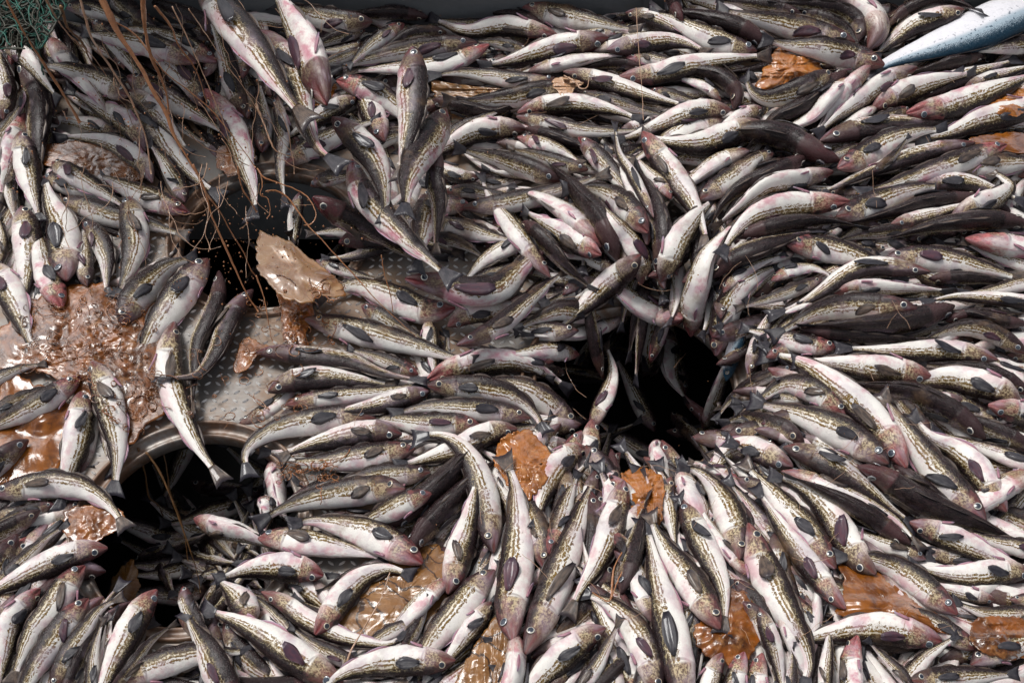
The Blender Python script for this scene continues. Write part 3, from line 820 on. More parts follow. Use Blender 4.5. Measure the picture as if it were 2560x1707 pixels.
# ---- heights: lay every piece on what is already there, lowest layer first
CS = 8.0; MX, MY = 420.0, 420.0
GW, GH = int((W + 2 * MX) / CS), int((H + 2 * MY) / CS)
HT = np.zeros((GH, GW)); OWN = -np.ones((GH, GW), int)
for iy in range(0, GH, 4):
    for ix in range(0, GW, 4):
        HT[iy:iy + 4, ix:ix + 4] = base_h((ix + 2) * CS - MX, (iy + 2) * CS - MY)
YY, XX = np.mgrid[0:GH, 0:GW]; XC = (XX + .5) * CS - MX; YC = (YY + .5) * CS - MY
def win(px, py, r):
    x0 = max(0, int((px - r + MX) / CS)); x1 = min(GW, int((px + r + MX) / CS) + 2)
    y0 = max(0, int((py - r + MY) / CS)); y1 = min(GH, int((py + r + MY) / CS) + 2)
    return slice(y0, y1), slice(x0, x1)
def support(px, py, r):
    ys, xs = win(px, py, r)
    if ys.start >= ys.stop or xs.start >= xs.stop: return 0.05
    return float(np.percentile(HT[ys, xs], 75))
def stamp(px, py, r, z, rh, own):
    ys, xs = win(px, py, r)
    if ys.start >= ys.stop or xs.start >= xs.stop: return
    d2 = ((XC[ys, xs] - px) ** 2 + (YC[ys, xs] - py) ** 2) / (r * r)
    top = z + rh * np.sqrt(np.clip(1 - d2, 0, 1)); k = (d2 < 1) & (top > HT[ys, xs])
    HT[ys, xs][k] = top[k]; OWN[ys, xs][d2 < .92] = own

FACT = {'l': -RX, 'r': RX, 'u': UPV, 'd': -UPV}
def lay(f, idx):
    Q = catmull(f['P'], 22); wpx = f['w']; midp = Q[11]
    z0 = base_h(*midp); mp = mpp(midp[0], midp[1], z0 + .03)
    ph = R(f['roll']); sl_ = .70 if not f.get('salmon') else .5
    Hb = wpx * mp / (1.06 * math.sqrt(math.sin(ph) ** 2 + (sl_ * math.cos(ph)) ** 2))
    if f['Z'] is None or f['Z'] < 0:
        if f['Z'] is not None: Hb *= 1.0
    thick = math.sqrt((sl_ * math.sin(ph)) ** 2 + math.cos(ph) ** 2) * Hb / 2
    if f['Z'] is None:
        s = np.array([max(support(p[0], p[1], wpx * .30), base_h(*p)) for p in Q])
        k = np.exp(-.5 * (np.arange(-5, 6) / 2.2) ** 2); k /= k.sum()
        z = np.convolve(np.pad(s, 5, mode='edge'), k, 'valid')
        tap = np.interp(np.linspace(0, 1, 22), [0, .1, .3, .5, .8, 1], [.4, .7, 1, .9, .45, .25])
        z = np.maximum(z, s - .35 * thick * tap)
        z = np.convolve(np.pad(z, 3, mode='edge'), np.array([.05, .12, .2, .26, .2, .12, .05]), 'valid')
        z = z + .50 * thick * tap
        bmax = np.array([base_h(*p) for p in Q]) + .26
        z = np.minimum(z, bmax)
    else:
        dz = -.10 if f['Z'] > .1 else -.04
        z = f['Z'] + dz * np.linspace(-.5, .5, 22) * (1 if idx % 2 else -1)
        mp2 = mpp(midp[0], midp[1], f['Z']); Hb *= mp2 / mp; thick *= mp2 / mp
    for p, zz, tp in zip(Q, z, np.interp(np.linspace(0, 1, 22), [0, .04, .1, .3, .6, .8, .9, 1], [.2, .45, .65, 1, .75, .4, .3, .45])):
        stamp(p[0], p[1], wpx * .5 * tp, zz, thick * tp, idx)
    S = np.array([at(p[0], p[1], zz) for p, zz in zip(Q, z)])
    L = np.linalg.norm(np.diff(S, axis=0), axis=1).sum()
    need = 4.9 * Hb if not f.get('salmon') else 0
    if L < need:                                   # the tail end lies hidden under its neighbours
        t = S[-1] - S[-3]; t /= np.linalg.norm(t); ex = need - L; n = 10
        t[2] = min(t[2], -.15) ; t /= np.linalg.norm(t); E = []
        for i in range(1, n + 1):
            q = S[-1] + t * ex * i / n; q[2] -= .5 * (ex * i / n) ** 2
            if min(math.hypot(q[0] - h[0], q[1] - h[1]) / h[2] for h in HC) < 1.0 and i > 1: break
            lo = .012 if pitd(q[0], q[1]) > 1.05 else -.5
            q[2] = max(q[2], lo) ; E.append(q)
        S = catmull(np.vstack([S, E]), 30)
    else: S = catmull(S, 26)
    V = np.array([(CAM - Vector(p)).normalized() for p in S])
    d = np.gradient(S, axis=0); T = d / np.linalg.norm(d, axis=1)[:, None]
    Vp = V - (V * T).sum(1)[:, None] * T; Vp /= np.linalg.norm(Vp, axis=1)[:, None]
    P = np.cross(T, Vp)
    if P[len(P) // 3].dot(np.array(FACT[f['d']])) < 0: P = -P
    tw = np.linspace(-.12, .15, len(S))[:, None] * ((idx * 37 % 10) / 5 - 1)
    dors = np.cos(ph + tw) * Vp + np.sin(ph + tw) * P
    f.update(S=S, Hb=Hb, dors=dors, V=V[5], idx=idx, z=float(z.mean()))

def closed_curve(pts, n):
    P = np.array(pts, float); P = np.vstack([P[-1:], P, P[:2]]); out = []
    for i in range(1, len(P) - 2):
        for t in np.linspace(0, 1, 12, endpoint=False):
            a, b, c, d = P[i - 1:i + 3]
            out.append(.5 * ((2 * b) + (-a + c) * t + (2 * a - 5 * b + 4 * c - d) * t * t + (-a + 3 * b - 3 * c + d) * t ** 3))
    out = np.array(out); s = np.r_[0, np.cumsum(np.linalg.norm(np.diff(np.vstack([out, out[:1]]), axis=0), axis=1))]
    u = np.linspace(0, s[-1], n, endpoint=False); o2 = np.vstack([out, out[:1]])
    return np.stack([np.interp(u, s, o2[:, k]) for k in (0, 1)], 1)
def jelly_mat(name, c1, c2, c3, trans, rough=.12, cracks=False, bmp=.5):
    m, nt, B = mat(name); g = G(nt); tc = g.n('ShaderNodeTexCoord').outputs['Object']
    a = g.noise(tc, 9, 5, .6, 1.2).outputs['Fac']; b = g.noise(tc, 34, 5, .65, .8).outputs['Fac']; t_ = g.attr('rim').outputs['Fac']
    c = g.mix(g.smooth(a, .35, .65), c1, c2); c = g.mix(g.smooth(b, .48, .72, 0, .8), c, c3)
    h = g.m('ADD', g.m('MULTIPLY', a, .8), g.m('MULTIPLY', b, .6))
    if cracks:
        v = g.n('ShaderNodeTexVoronoi', feature='DISTANCE_TO_EDGE'); g.put(v.inputs['Vector'], g.vadd(tc, g.vsc(g.noise(tc, 10).outputs['Color'], .06))); v.inputs['Scale'].default_value = 9
        c = g.mix(g.smooth(v.outputs['Distance'], .012, .03, .85, 0), c, (.03, .012, .008))
    nt.links.new(c, B.inputs['Base Color']); B.inputs['Roughness'].default_value = rough
    B.inputs['Transmission Weight'].default_value = trans; B.inputs['IOR'].default_value = 1.34
    B.inputs['Coat Weight'].default_value = .35; B.inputs['Coat Roughness'].default_value = .08
    nt.links.new(g.bump(h, bmp, .008), B.inputs['Normal']); return m
JM = {'brown': jelly_mat('brown_jelly_skin', (.34, .10, .010), (.10, .030, .006), (.42, .18, .05), .35, .26, bmp=.55),
      'orange': jelly_mat('orange_jelly_skin', (.46, .15, .020), (.24, .075, .010), (.56, .27, .10), .25),
      'amber': jelly_mat('amber_jelly_skin', (.16, .045, .006), (.34, .11, .012), (.10, .035, .012), .30, .05),
      'veined': jelly_mat('veined_jelly_skin', (.34, .16, .05), (.20, .09, .03), (.46, .24, .09), .4, .12, True),
      'clear': jelly_mat('clear_jelly_skin', (.42, .20, .05), (.30, .11, .015), (.58, .38, .18), .6, .34, bmp=.15),
      'pale': jelly_mat('tan_jelly_skin', (.55, .32, .18), (.45, .24, .12), (.62, .42, .28), .2)}
def lay_jelly(j, idx):
    layer, pts, kind, th, name, label, cat = j; th *= .62
    px = closed_curve([(a * J, b * J) for a, b in pts], 110); cen = px.mean(0)
    rad = np.linalg.norm(px - cen, axis=1).mean()
    wf = lambda q, s: noise.noise(Vector((math.cos(q * 2 * math.pi / 110) * s, math.sin(q * 2 * math.pi / 110) * s, idx * 3.1)))
    wob = np.array([1 + .14 * wf(q, 2.2) + .09 * wf(q, 7) + .05 * wf(q, 17) for q in range(110)])
    px = cen + (px - cen) * wob[:, None] * 1.07
    K = 16 if rad < 150 else 34
    V = []; rim = []
    for k in range(K + 1):
        f = k / K
        for i in range(110):
            x, y = cen + (px[i] - cen) * f
            e = 1 - f ** 2.2
            if idx == 3 and name == 'jellyfish': zb = .16
            elif 'inside the lower' in label: zb = -.25
            else: zb = support(x, y, 12) * .55 + support(x, y, 60) * .45
            p = at(x, y, zb)
            n1 = noise.noise(Vector((p.x * 11, p.y * 11, idx))) ; n2 = abs(noise.noise(Vector((p.x * 26 + 5, p.y * 26, idx)))); n3 = noise.noise(Vector((p.x * 60, p.y * 60, idx)))
            f1, f2, f3 = (.8, .15, .03) if kind in ('clear', 'amber') else (.4, .3, .22) if kind == 'brown' else (.55, .35, .08)
            z = zb + th * (e * .55 + .02) + th * (e + .15) * (f1 * n1 - f2 * n2 + f3 * n3 + .1)
            V.append(at(x, y, max(z, zb + .004 if zb > 0 else z))); rim.append(e)
    n = len(V); V2 = [Vector((v.x, v.y, v.z - th * .5 * (r_ + .08))) for v, r_ in zip(V, rim)]
    F = []
    for k in range(K):
        for i in range(110):
            i2 = (i + 1) % 110
            a, b, c, d = k * 110 + i, (k + 1) * 110 + i, (k + 1) * 110 + i2, k * 110 + i2
            F.append((a, b, c, d) if k else (a, b, c)); F.append((n + d, n + c, n + b, n + a) if k else (n + c, n + b, n + a))
    for i in range(110):
        i2 = (i + 1) % 110; a, b = K * 110 + i, K * 110 + i2; F.append((a, n + a, n + b, b))
    for k in range(K + 1):
        for i in range(0, 110, 2):
            x, y = cen + (px[i] - cen) * k / K; z = V[k * 110 + i].z
            stamp(x, y, max(14, rad / K * 1.2), z - .002, .002, -2)
    o0 = at(cen[0], cen[1], 0)
    me = mesh(name, [v - o0 for v in V] + [v - o0 for v in V2], F, JM[kind], attrs={'rim': ('FLOAT', rim + rim)})
    o = new_obj(name, me); o.location = o0; tag(o, label, cat)
    return o

items = [(f['layer'], 1, i, f) for i, f in enumerate(FISH)] + [(SALMON['layer'], 1, 9999, SALMON)] + [(j[0] + .01, 0, i, j) for i, j in enumerate(JEL)]
items.sort(key=lambda t: (t[0], t[2]))
for la, isf, i, it in items:
    if isf: lay(it, i)
    else: lay_jelly(it, i)

inf = (XC > 0) & (XC < W) & (YC > 0) & (YC < H)
cnt = np.bincount(OWN[inf & (OWN >= 0)], minlength=10000)
for f in FISH: f['seen'] = int(cnt[f['idx']])
rank = sorted(FISH, key=lambda f: -f['seen'])
KEEP = [f for f in rank[:300] if f['seen'] >= 5]
REST = [f for f in FISH if not any(f is k for k in KEEP)]

# ------------------------------------------------------------------ labels
LM = [('the silver salmon', 2300, 120), ('the green net', 80, 60), ('the upper round hatch', 675, 590), ('the lower round hatch', 470, 1312), ('the fish pit', 1590, 965),
      ('the folded orange jelly', 1975, 170), ('the glossy amber jelly', 2215, 1490), ('the wide brown slime', 240, 880), ('the pale yellow jelly', 735, 680),
      ('the orange dome jelly', 1605, 1250), ('the wrinkled orange jelly', 1305, 1160), ('the cracked brown jelly', 985, 1500), ('the bare diamond plate', 640, 940),
      ('the tumbling fish', 1000, 380), ('the grey wall seam', 1610, 40), ('the matted bottom jelly', 1810, 1560), ('the shiny blue fish', 1830, 900),
      ('the right edge middle', 2540, 880), ('the bottom-right corner', 2520, 1680), ('the bottom-left corner', 30, 1680), ('the left edge middle', 20, 640),
      ('the pair of jelly strands', 560, 300), ('the yellow jelly strip', 1200, 235), ('the tan jelly scrap', 1415, 215), ('the left edge amber jelly', 80, 1070),
      ('the upper right edge', 2540, 520), ('the bottom edge jelly', 1230, 1660)]
DIRN = ['right', 'upper right', 'top', 'upper left', 'left', 'lower left', 'bottom', 'lower right']
def describe(f):
    P = f['P']; h = P[0] - P[-1]; a = math.degrees(math.atan2(-h[1], h[0])) % 360; dn = DIRN[int((a + 22.5) // 45) % 8]
    s = np.linalg.norm(np.diff(P, axis=0), axis=1).sum(); bend = s / (np.linalg.norm(h) + 1)
    r, k, roll = f['red'], f['dark'], f['roll']
    c = ('silvery blue' if f['blue'] else 'plum dark red' if r >= 7 and k >= 6 else 'red-headed' if r >= 7 else 'pink-cheeked' if r >= 4.5 else '')
    if f['blue']: b = ''
    elif roll >= 140: b = 'white-bellied'
    elif roll >= 112: b = 'pale'
    elif roll <= 35: b = 'dark-backed'
    elif k >= 6: b = 'dark brown'
    elif roll <= 78: b = 'brown striped'
    else: b = 'cream striped'
    if 'plum' in c: b = ''
    w_ = 'curved ' if bend > 1.07 else ''
    big = 'large ' if f['w'] > 29 * U10 else 'small ' if f['w'] < 15 * U10 else ''
    return (big + w_ + (c + ' ' if c else '') + b).strip(), dn
ctr = lambda f: f['P'][len(f['P']) // 2] * .6 + f['P'][0] * .4
used = {}
for f in KEEP:
    f['fall'] = f['Z'] is not None and f['Z'] > .1
    c = ctr(f); f['look'], f['dn'] = describe(f)
    lm = sorted(LM, key=lambda m: math.hypot(m[1] - c[0], m[2] - c[1]))[0]
    dx, dy = c[0] - lm[1], c[1] - lm[2]; dist = math.hypot(dx, dy); f['lmd'] = dist
    if dist < 75: rel = 'beside'
    elif abs(dx) > 1.6 * abs(dy): rel = 'left of' if dx < 0 else 'right of'
    elif abs(dy) > 1.6 * abs(dx): rel = 'above' if dy < 0 else 'below'
    else: rel = ('above and ' if dy < 0 else 'below and ') + ('left of' if dx < 0 else 'right of')
    if lm[0] == 'the fish pit' and dist < 260: rel = {'beside': 'inside'}.get(rel, rel.replace('above', 'at the upper rim').replace('below', 'at the lower rim'))
    if 'rim' in rel: rel = rel.split(' and ')[0] + ' of'
    if lm[0] in ('the tumbling fish',) and f['fall']: rel, lmn = 'in mid-air over', 'the heap'
    else: lmn = lm[0]
    f['place'] = rel + ' ' + lmn
    key = (f['look'], f['dn'], f['place']); used.setdefault(key, []).append(f)
ORD = ['first', 'second', 'third', 'fourth', 'fifth', 'sixth']
for (look, dn, place), L_ in used.items():
    L_.sort(key=lambda f: f["lmd"])
    for i, f in enumerate(L_):
        noun = 'fish' if f['blue'] else 'pollock'
        if f['fall']: f['label'] = '%s %s falling, snout to the %s, %s' % (look, noun, dn, place)
        else: f['label'] = '%s %s, snout to the %s, %s' % (look, noun, dn, place)
        if len(L_) > 1: f['label'] += [', closest to it', ', second closest', ', third closest', ', fourth closest', ', fifth closest'][i]
seen_l = {}
for f in KEEP:
    k = ' '.join(f['label'].split()[:16]); 
    if len(f['label'].split()) > 16: f['label'] = f['label'].replace('the matted bottom jelly', 'the bottom jelly').replace('large curved', 'large')
    if len(f['label'].split()) > 16: f['label'] = f['label'].replace(', snout to the', ' facing').replace(' and left', ' left').replace(' and right', ' right')
    seen_l[f['label']] = seen_l.get(f['label'], 0) + 1

# ------------------------------------------------------------------ build fish
class Heap:
    """many fish of the heap that cannot be picked apart, gathered into one mesh"""
    def __init__(s): s.V = []; s.F = []; s.M = []; s.n = 0; s.A = {'pat': [], 'fu': [], 'fv': [], 'fr': [], 'fk': [], 'fm': [], 'fin': [], 'er': []}
    def add(s, part, mi):
        V, F, A = part; s.V.append(V); s.F += [tuple(q + s.n for q in f) for f in F]; s.M += [mi] * len(F); n = len(V); s.n += n
        for k in s.A:
            if k in A: s.A[k].append(np.asarray(A[k][1], float).reshape(n, -1))
            else: s.A[k].append(np.zeros((n, 3 if k in ('pat', 'fin') else 1)))
    def build(s, name, mats):
        V = np.vstack(s.V); me = bpy.data.meshes.new(name); me.from_pydata(V.tolist(), [], s.F)
        me.polygons.foreach_set('use_smooth', [True] * len(me.polygons)); me.polygons.foreach_set('material_index', s.M)
        for m in mats: me.materials.append(m)
        for k, L_ in s.A.items():
            ty = 'FLOAT_VECTOR' if k in ('pat', 'fin') else 'FLOAT'; a = me.attributes.new(k, ty, 'POINT')
            a.data.foreach_set('vector' if ty == 'FLOAT_VECTOR' else 'value', np.vstack(L_).astype(np.float32).ravel())
        me.update(); return new_obj(name, me)

def make_fish(f, salmon=False):
    rs = random.Random(f['seq'] * 13 + 5)
    if f['red'] >= 7 and rs.random() < .55: gape = .8
    elif f['red'] >= 5 and rs.random() < .25: gape = .5
    else: gape = 0
    if f.get('gape'): gape = .9
    fs = Fish(f['S'], f['Hb'], f['dors'], rs.random(), min(1, f['red'] / 9), min(1, f['dark'] / 9), gape, .5 if salmon else .70)
    i5 = 5; vis = 1 if fs.X[i5].dot(f['V']) > 0 else -1; flat = abs(fs.X[i5].dot(f['V'])) < .45
    parts = [('body', fs.body(), SALMON_SKIN if (salmon or f['blue']) else SKIN), ('tail_fin', fs.tail(), FIN_DARK if rs.random() < .7 else FIN_BROWN)]
    if not (f['roll'] > 150 and not flat): parts.append(('eye', fs.eye(vis), rs.choice(EYES)))
    if flat: parts.append(('eye', fs.eye(-vis), parts[-1][2]))
    pm = rs.choice(FINS_P)
    if not salmon and rs.random() < .85: parts.append(('pectoral_fin', fs.paired(vis, False, rs.uniform(.05, .45)), pm))
    if flat: parts.append(('pectoral_fin', fs.paired(-vis, False, rs.uniform(.05, .3)), pm))
    if f['roll'] > 88 and not salmon:
        parts.append(('pelvic_fin', fs.paired(vis, True, rs.uniform(.1, .7)), FIN_PINK))
    if f['roll'] < 118:
        ln = rs.uniform(-.9, .9)
        for (a, b, h) in ((.31, .42, .13), (.46, .60, .12), (.63, .76, .11)): parts.append(('dorsal_fin', fs.median(a, b, h, True, ln), FIN_BROWN))
    if f['roll'] > 80:
        ln = rs.uniform(-.9, .9); am = FIN_PINK if rs.random() < .5 else FIN_BROWN
        for (a, b, h) in ((.44, .60, .13), (.64, .76, .11)): parts.append(('anal_fin', fs.median(a, b, h, False, ln), am))
    return fs, parts
def place_fish(f, name, cat, group):
    fs, parts = make_fish(f, f.get('salmon', False))
    root = bpy.data.objects.new(name, None); COL.objects.link(root); root.empty_display_size = .05
    c = Vector(fs.S[len(fs.S) // 2]) - Vector((0, 0, f['Hb'] * .4)); root.location = c
    tag(root, f['label'], cat, group)
    for nm, (V, F, A), m in parts:
        new_obj(nm, mesh(nm, V - np.array(c), F, m, attrs=A), root)
for f in sorted(KEEP, key=lambda f: f['seq']):
    if f['blue']: place_fish(f, 'silver_fish', 'fish', None)
    elif f['fall']: place_fish(f, 'pollock', 'fish', 'pollock tumbling through the air')
    else: place_fish(f, 'pollock', 'fish', 'pollock lying in the heap')
SALMON['label'] = 'big silver salmon with blue back and speckled flank at the upper right corner'
place_fish(SALMON, 'salmon', 'fish', None)

heap = Heap(); HM = [SKIN, FIN_DARK, EYES[0], FIN_BROWN, FIN_PINK]
mi = {FIN_DARK.name: 1, FIN_BROWN.name: 3, FIN_PINK.name: 4, FIN_RED.name: 1, SKIN.name: 0, SALMON_SKIN.name: 0}
for f in REST:
    fs, parts = make_fish(f)
    for nm, part, m in parts: heap.add(part, 2 if nm == 'eye' else mi[m.name])
def inside(x, y, poly):
    k = False; n = len(poly)
    for i in range(n):
        (a, b), (c, d) = poly[i], poly[(i + 1) % n]
        if (b > y) != (d > y) and x < (c - a) * (y - b) / (d - b) + a: k = not k
    return k
PLATE = [[(300, 740), (430, 690), (470, 760), (620, 790), (770, 690), (990, 580), (1260, 640), (1290, 850), (1180, 880), (980, 860), (700, 990), (690, 1080), (480, 1040), (330, 1070)],
         [(760, 1370), (960, 1350), (970, 1470), (700, 1510)], [(350, 1555), (530, 1555), (540, 1660), (330, 1660)], [(640, 1120), (860, 1160), (800, 1220), (700, 1240)],
         [(a * J, b * J) for a, b in JEL[0][1]]]
mids = np.array([f['P'][len(f['P']) // 2] for f in FISH]); dirs = np.array([f['P'][0] - f['P'][-1] for f in FISH])
def low_fish(S, Hb, dors, red, dark, rs):
    fs = Fish(S, Hb, dors, rs.random(), red, dark, 0)
    heap.add(fs.body(STL, 12), 0); heap.add(fs.tail(), 1)
    vis = 1 if fs.X[3].dot(np.array(-VIEW)) > 0 else -1
    heap.add(fs.eye(vis), 2); heap.add(fs.paired(vis, False, .1), 1)
def random_fish(px, py, z, rs, ang=None, sink=0):
    k = np.argmin(((mids - (px, py)) ** 2).sum(1)); dd = dirs[k] / np.linalg.norm(dirs[k])
    a = math.atan2(-dd[1], dd[0]) + rs.uniform(-.45, .45) + (math.pi if rs.random() < .3 else 0)
    if ang is not None: a = ang
    c = at(px, py, z); L = rs.uniform(.30, .40); bend = rs.uniform(-.5, .5)
    pts = []
    for i in range(9):
        t = i / 8 - .5; aa = a + bend * t
        pts.append((c.x - math.cos(aa) * L * t, c.y - math.sin(aa) * L * t * 1.05, z + rs.uniform(-.004, .004) - sink * abs(t)))
    S = catmull(np.array(pts), 14); roll = rs.choice([10, 60, 80, 90, 95, 100, 110, 130, 160]); ph = R(roll)
    T = np.gradient(S, axis=0); T /= np.linalg.norm(T, axis=1)[:, None]; V = np.array(-VIEW)[None]
    Vp = V - (V * T).sum(1)[:, None] * T; Vp /= np.linalg.norm(Vp, axis=1)[:, None]; P = np.cross(T, Vp) * rs.choice([-1, 1])
    low_fish(S, L / rs.uniform(5, 6), np.cos(ph) * Vp + np.sin(ph) * P, rs.random() * .7, rs.choice([.45, .6, .7, .85, .9]), rs)  # mostly dark skins, painting deep shade into the gaps of the heap
rs = random.Random(99)
for rep in range(2):
    for gy in np.arange(-60, 1800, 62):
        for gx in np.arange(-130, 2700, 84):
            px, py = gx + rs.uniform(-30, 30), gy + rs.uniform(-24, 24)
            if any(inside(px, py, p) for p in PLATE): continue
            p = at(px, py, base_h(px, py))
            if min(math.hypot(p.x - h[0], p.y - h[1]) / h[2] for h in HC[:2]) < 1.32: continue
            d = pitd(p.x, p.y)
            if d < 1.18: continue
            b = base_h(px, py)
            if p.y > wy_fill - .03: continue
            random_fish(px, py, b - .035 - .02 * rep, rs)
# dark wet fish sliding over the rim of the pit
for i in range(7):
    a = rs.uniform(-.5, 3.64); q = rs.uniform(1.0, 1.25); x, y, r = HC[2]; L = rs.uniform(.26, .38); bow = rs.uniform(-.25, .25); P_ = []
    for t in np.linspace(0, 1, 9):
        rr = r * (q + .42 - t * L / r); aa = a + bow * t
        d_ = rr / r; P_.append((x + math.cos(aa) * rr, y + math.sin(aa) * rr, (.03 + .03 * d_ if d_ > 1 else 06e-2 - (1 - d_) * .42) - .045))
    P_ = np.array(P_); P_ = P_ if rs.random() < .6 else P_[::-1]
    S = catmull(P_, 16); T = np.gradient(S, axis=0); T /= np.linalg.norm(T, axis=1)[:, None]
    Z = np.cross(T, np.array([0, 0, 1.])) * rs.choice([-1, 1]) + np.array([0, 0, rs.uniform(.2, 1.6)])
    low_fish(S, L / 5.4, Z, rs.random(), rs.choice([.6, .75, .85, .9]), rs)
for i in range(34):
    x, y, r = HC[1]; th = rs.uniform(0, 6.28); L = rs.uniform(.28, .38); q = r * rs.uniform(0, .95); a = rs.uniform(0, 6.28)
    S = catmull(np.array([(x + q * math.cos(a) + math.cos(th) * L * t, y + .12 + q * math.sin(a) + math.sin(th) * L * t + .1 * t * t, -.42 + rs.uniform(0, .03) + .12 * t) for t in np.linspace(-.5, .5, 7)]), 14)
    low_fish(S, .07, np.tile(np.array([[math.sin(th), -math.cos(th), .5]]), (14, 1)), .4, rs.choice([.5, .7, .85]), rs)
# dim fish down in the hold
for hi, n in ((0, 7), (1, 16), (2, 24)):
    for i in range(n):
        x, y, r = HC[hi]; a = rs.uniform(0, 6.28); q = r * math.sqrt(rs.random()) * 1.2
        wx, wy = x + math.cos(a) * q, y + math.sin(a) * q + .25
        S = []; th = rs.uniform(0, 6.28); L = rs.uniform(.32, .4)
        for t in np.linspace(-.5, .5, 8): S.append((wx + math.cos(th) * L * t, wy + math.sin(th) * L * t, -.55 + rs.uniform(0, .02) + .1 * t))
        S = catmull(np.array(S), 12); T = np.gradient(S, axis=0); Z = np.tile(np.array([[math.sin(th) * .9, -math.cos(th) * .9, .4]]), (12, 1))
        low_fish(S, .07, Z, .3, .6, rs)
ho = heap.build('pollock_heap', HM)
tag(ho, 'rest of the pollock filling the gaps under and between the fish on top', 'fish', kind='stuff')

# ------------------------------------------------------------------ deck, hatches, hold, wall
def steel(name, base, base2, dirt, rough, metallic=.85, dirt_amt=(.45, .62)):
    m, nt, B = mat(name); g = G(nt); tc = g.n('ShaderNodeTexCoord').outputs['Object']
    a = g.noise(tc, 3.2, 6, .65, .6).outputs['Fac']; b = g.noise(tc, 40, 4, .6).outputs['Fac']; s = g.noise(g.mapping(tc, (1, 9, 1)), 24, 3).outputs['Fac']
    c = g.mix(b, base, base2); dm = g.smooth(g.m('ADD', a, g.m('MULTIPLY', g.m('SUBTRACT', b, .5), .25)), *dirt_amt)
    c = g.mix(dm, c, dirt); nt.links.new(c, B.inputs['Base Color'])
    nt.links.new(g.m('MULTIPLY', g.m('SUBTRACT', 1, dm), metallic), B.inputs['Metallic'])
    nt.links.new(g.smooth(g.m('ADD', a, s), .7, 1.3, rough, rough + .2), B.inputs['Roughness'])
    B.inputs['Coat Weight'].default_value = .12; B.inputs['Coat Roughness'].default_value = .2
    nt.links.new(g.bump(g.m('ADD', b, a), .25, .003), B.inputs['Normal']); return m
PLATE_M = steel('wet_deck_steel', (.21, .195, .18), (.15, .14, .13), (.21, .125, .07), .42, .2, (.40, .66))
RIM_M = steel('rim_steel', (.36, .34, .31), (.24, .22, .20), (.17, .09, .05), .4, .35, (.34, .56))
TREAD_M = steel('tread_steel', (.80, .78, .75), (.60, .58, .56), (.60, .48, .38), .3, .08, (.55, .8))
WALL_M = steel('grey_bin_paint', (.19, .20, .205), (.14, .147, .15), (.21, .18, .15), .35, 0, (.58, .85))
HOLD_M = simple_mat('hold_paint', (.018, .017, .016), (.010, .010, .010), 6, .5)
BEAM_M = simple_mat('beam_paint', (.38, .39, .38), (.26, .27, .27), 5, .4)
bm = bmesh.new(); edges = []
def loop(pts):
    vs = [bm.verts.new(p) for p in pts]; return [bm.edges.new((vs[i], vs[(i + 1) % len(vs)])) for i in range(len(vs))]
edges += loop([(-5, -4, 0), (5, -4, 0), (5, 5, 0), (-5, 5, 0)])
for (x, y, r) in HC: edges += loop([(x + math.cos(a) * r * 1.13, y + math.sin(a) * r * 1.13, 0) for a in np.linspace(0, 2 * math.pi, 96, endpoint=False)])
bmesh.ops.triangle_fill(bm, use_beauty=True, edges=edges, use_dissolve=False)
me = bpy.data.meshes.new('deck'); bm.to_mesh(me); bm.free(); me.materials.append(PLATE_M)
if len(me.polygons) and me.polygons[0].normal.z < 0: me.flip_normals()
deck = tag(new_obj('deck', me), 'wet diamond plate steel deck with three round openings', kind='structure')
# raised treads of the plate
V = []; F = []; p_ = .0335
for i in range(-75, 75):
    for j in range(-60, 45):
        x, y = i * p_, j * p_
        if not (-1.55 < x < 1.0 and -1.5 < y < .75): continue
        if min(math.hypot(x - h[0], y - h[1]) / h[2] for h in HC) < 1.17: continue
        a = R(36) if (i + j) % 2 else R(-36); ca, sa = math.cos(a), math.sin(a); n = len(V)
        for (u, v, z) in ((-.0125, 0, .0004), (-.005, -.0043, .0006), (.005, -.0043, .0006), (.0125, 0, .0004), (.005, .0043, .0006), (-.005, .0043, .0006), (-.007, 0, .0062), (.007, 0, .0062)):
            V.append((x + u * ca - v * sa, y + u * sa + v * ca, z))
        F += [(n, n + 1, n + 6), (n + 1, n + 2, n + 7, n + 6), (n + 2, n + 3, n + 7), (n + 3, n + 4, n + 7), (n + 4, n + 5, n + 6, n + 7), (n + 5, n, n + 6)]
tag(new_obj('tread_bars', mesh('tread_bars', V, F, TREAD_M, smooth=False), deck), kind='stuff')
def lathe(cx, cy, prof, n=96):
    V = []; F = []
    for (r, z) in prof:
        for i in range(n):
            a = 2 * math.pi * i / n; V.append((cx + r * math.cos(a), cy + r * math.sin(a), z))
    for k in range(len(prof) - 1):
        for i in range(n):
            j = (i + 1) % n; F.append((k * n + i, k * n + j, (k + 1) * n + j, (k + 1) * n + i))
    return V, F
for i, (x, y, r) in enumerate(HC):
    V, F = lathe(0, 0, [(r * 1.135, -.02), (r * 1.135, .011), (r * 1.128, .015), (r * 1.105, .015), (r * 1.098, .010), (r * 1.095, -.010), (r * 1.03, -.014), (r * 1.02, -.012), (r * 1.0, -.006), (r * .985, -.010), (r * .98, -.02), (r * .98, -.055), (r * 1.13, -.06)])
    o = new_obj('hatch_rim', mesh('hatch_rim', V, F, RIM_M)); o.location = (x, y, 0)
    tag(o, ['round steel hatch rim at upper left with pale yellow jelly over it', 'round steel hatch rim at lower left with slime hanging from it', 'round steel hatch rim buried under fish around the pit'][i], 'hatch', 'round hatch rims in the deck')
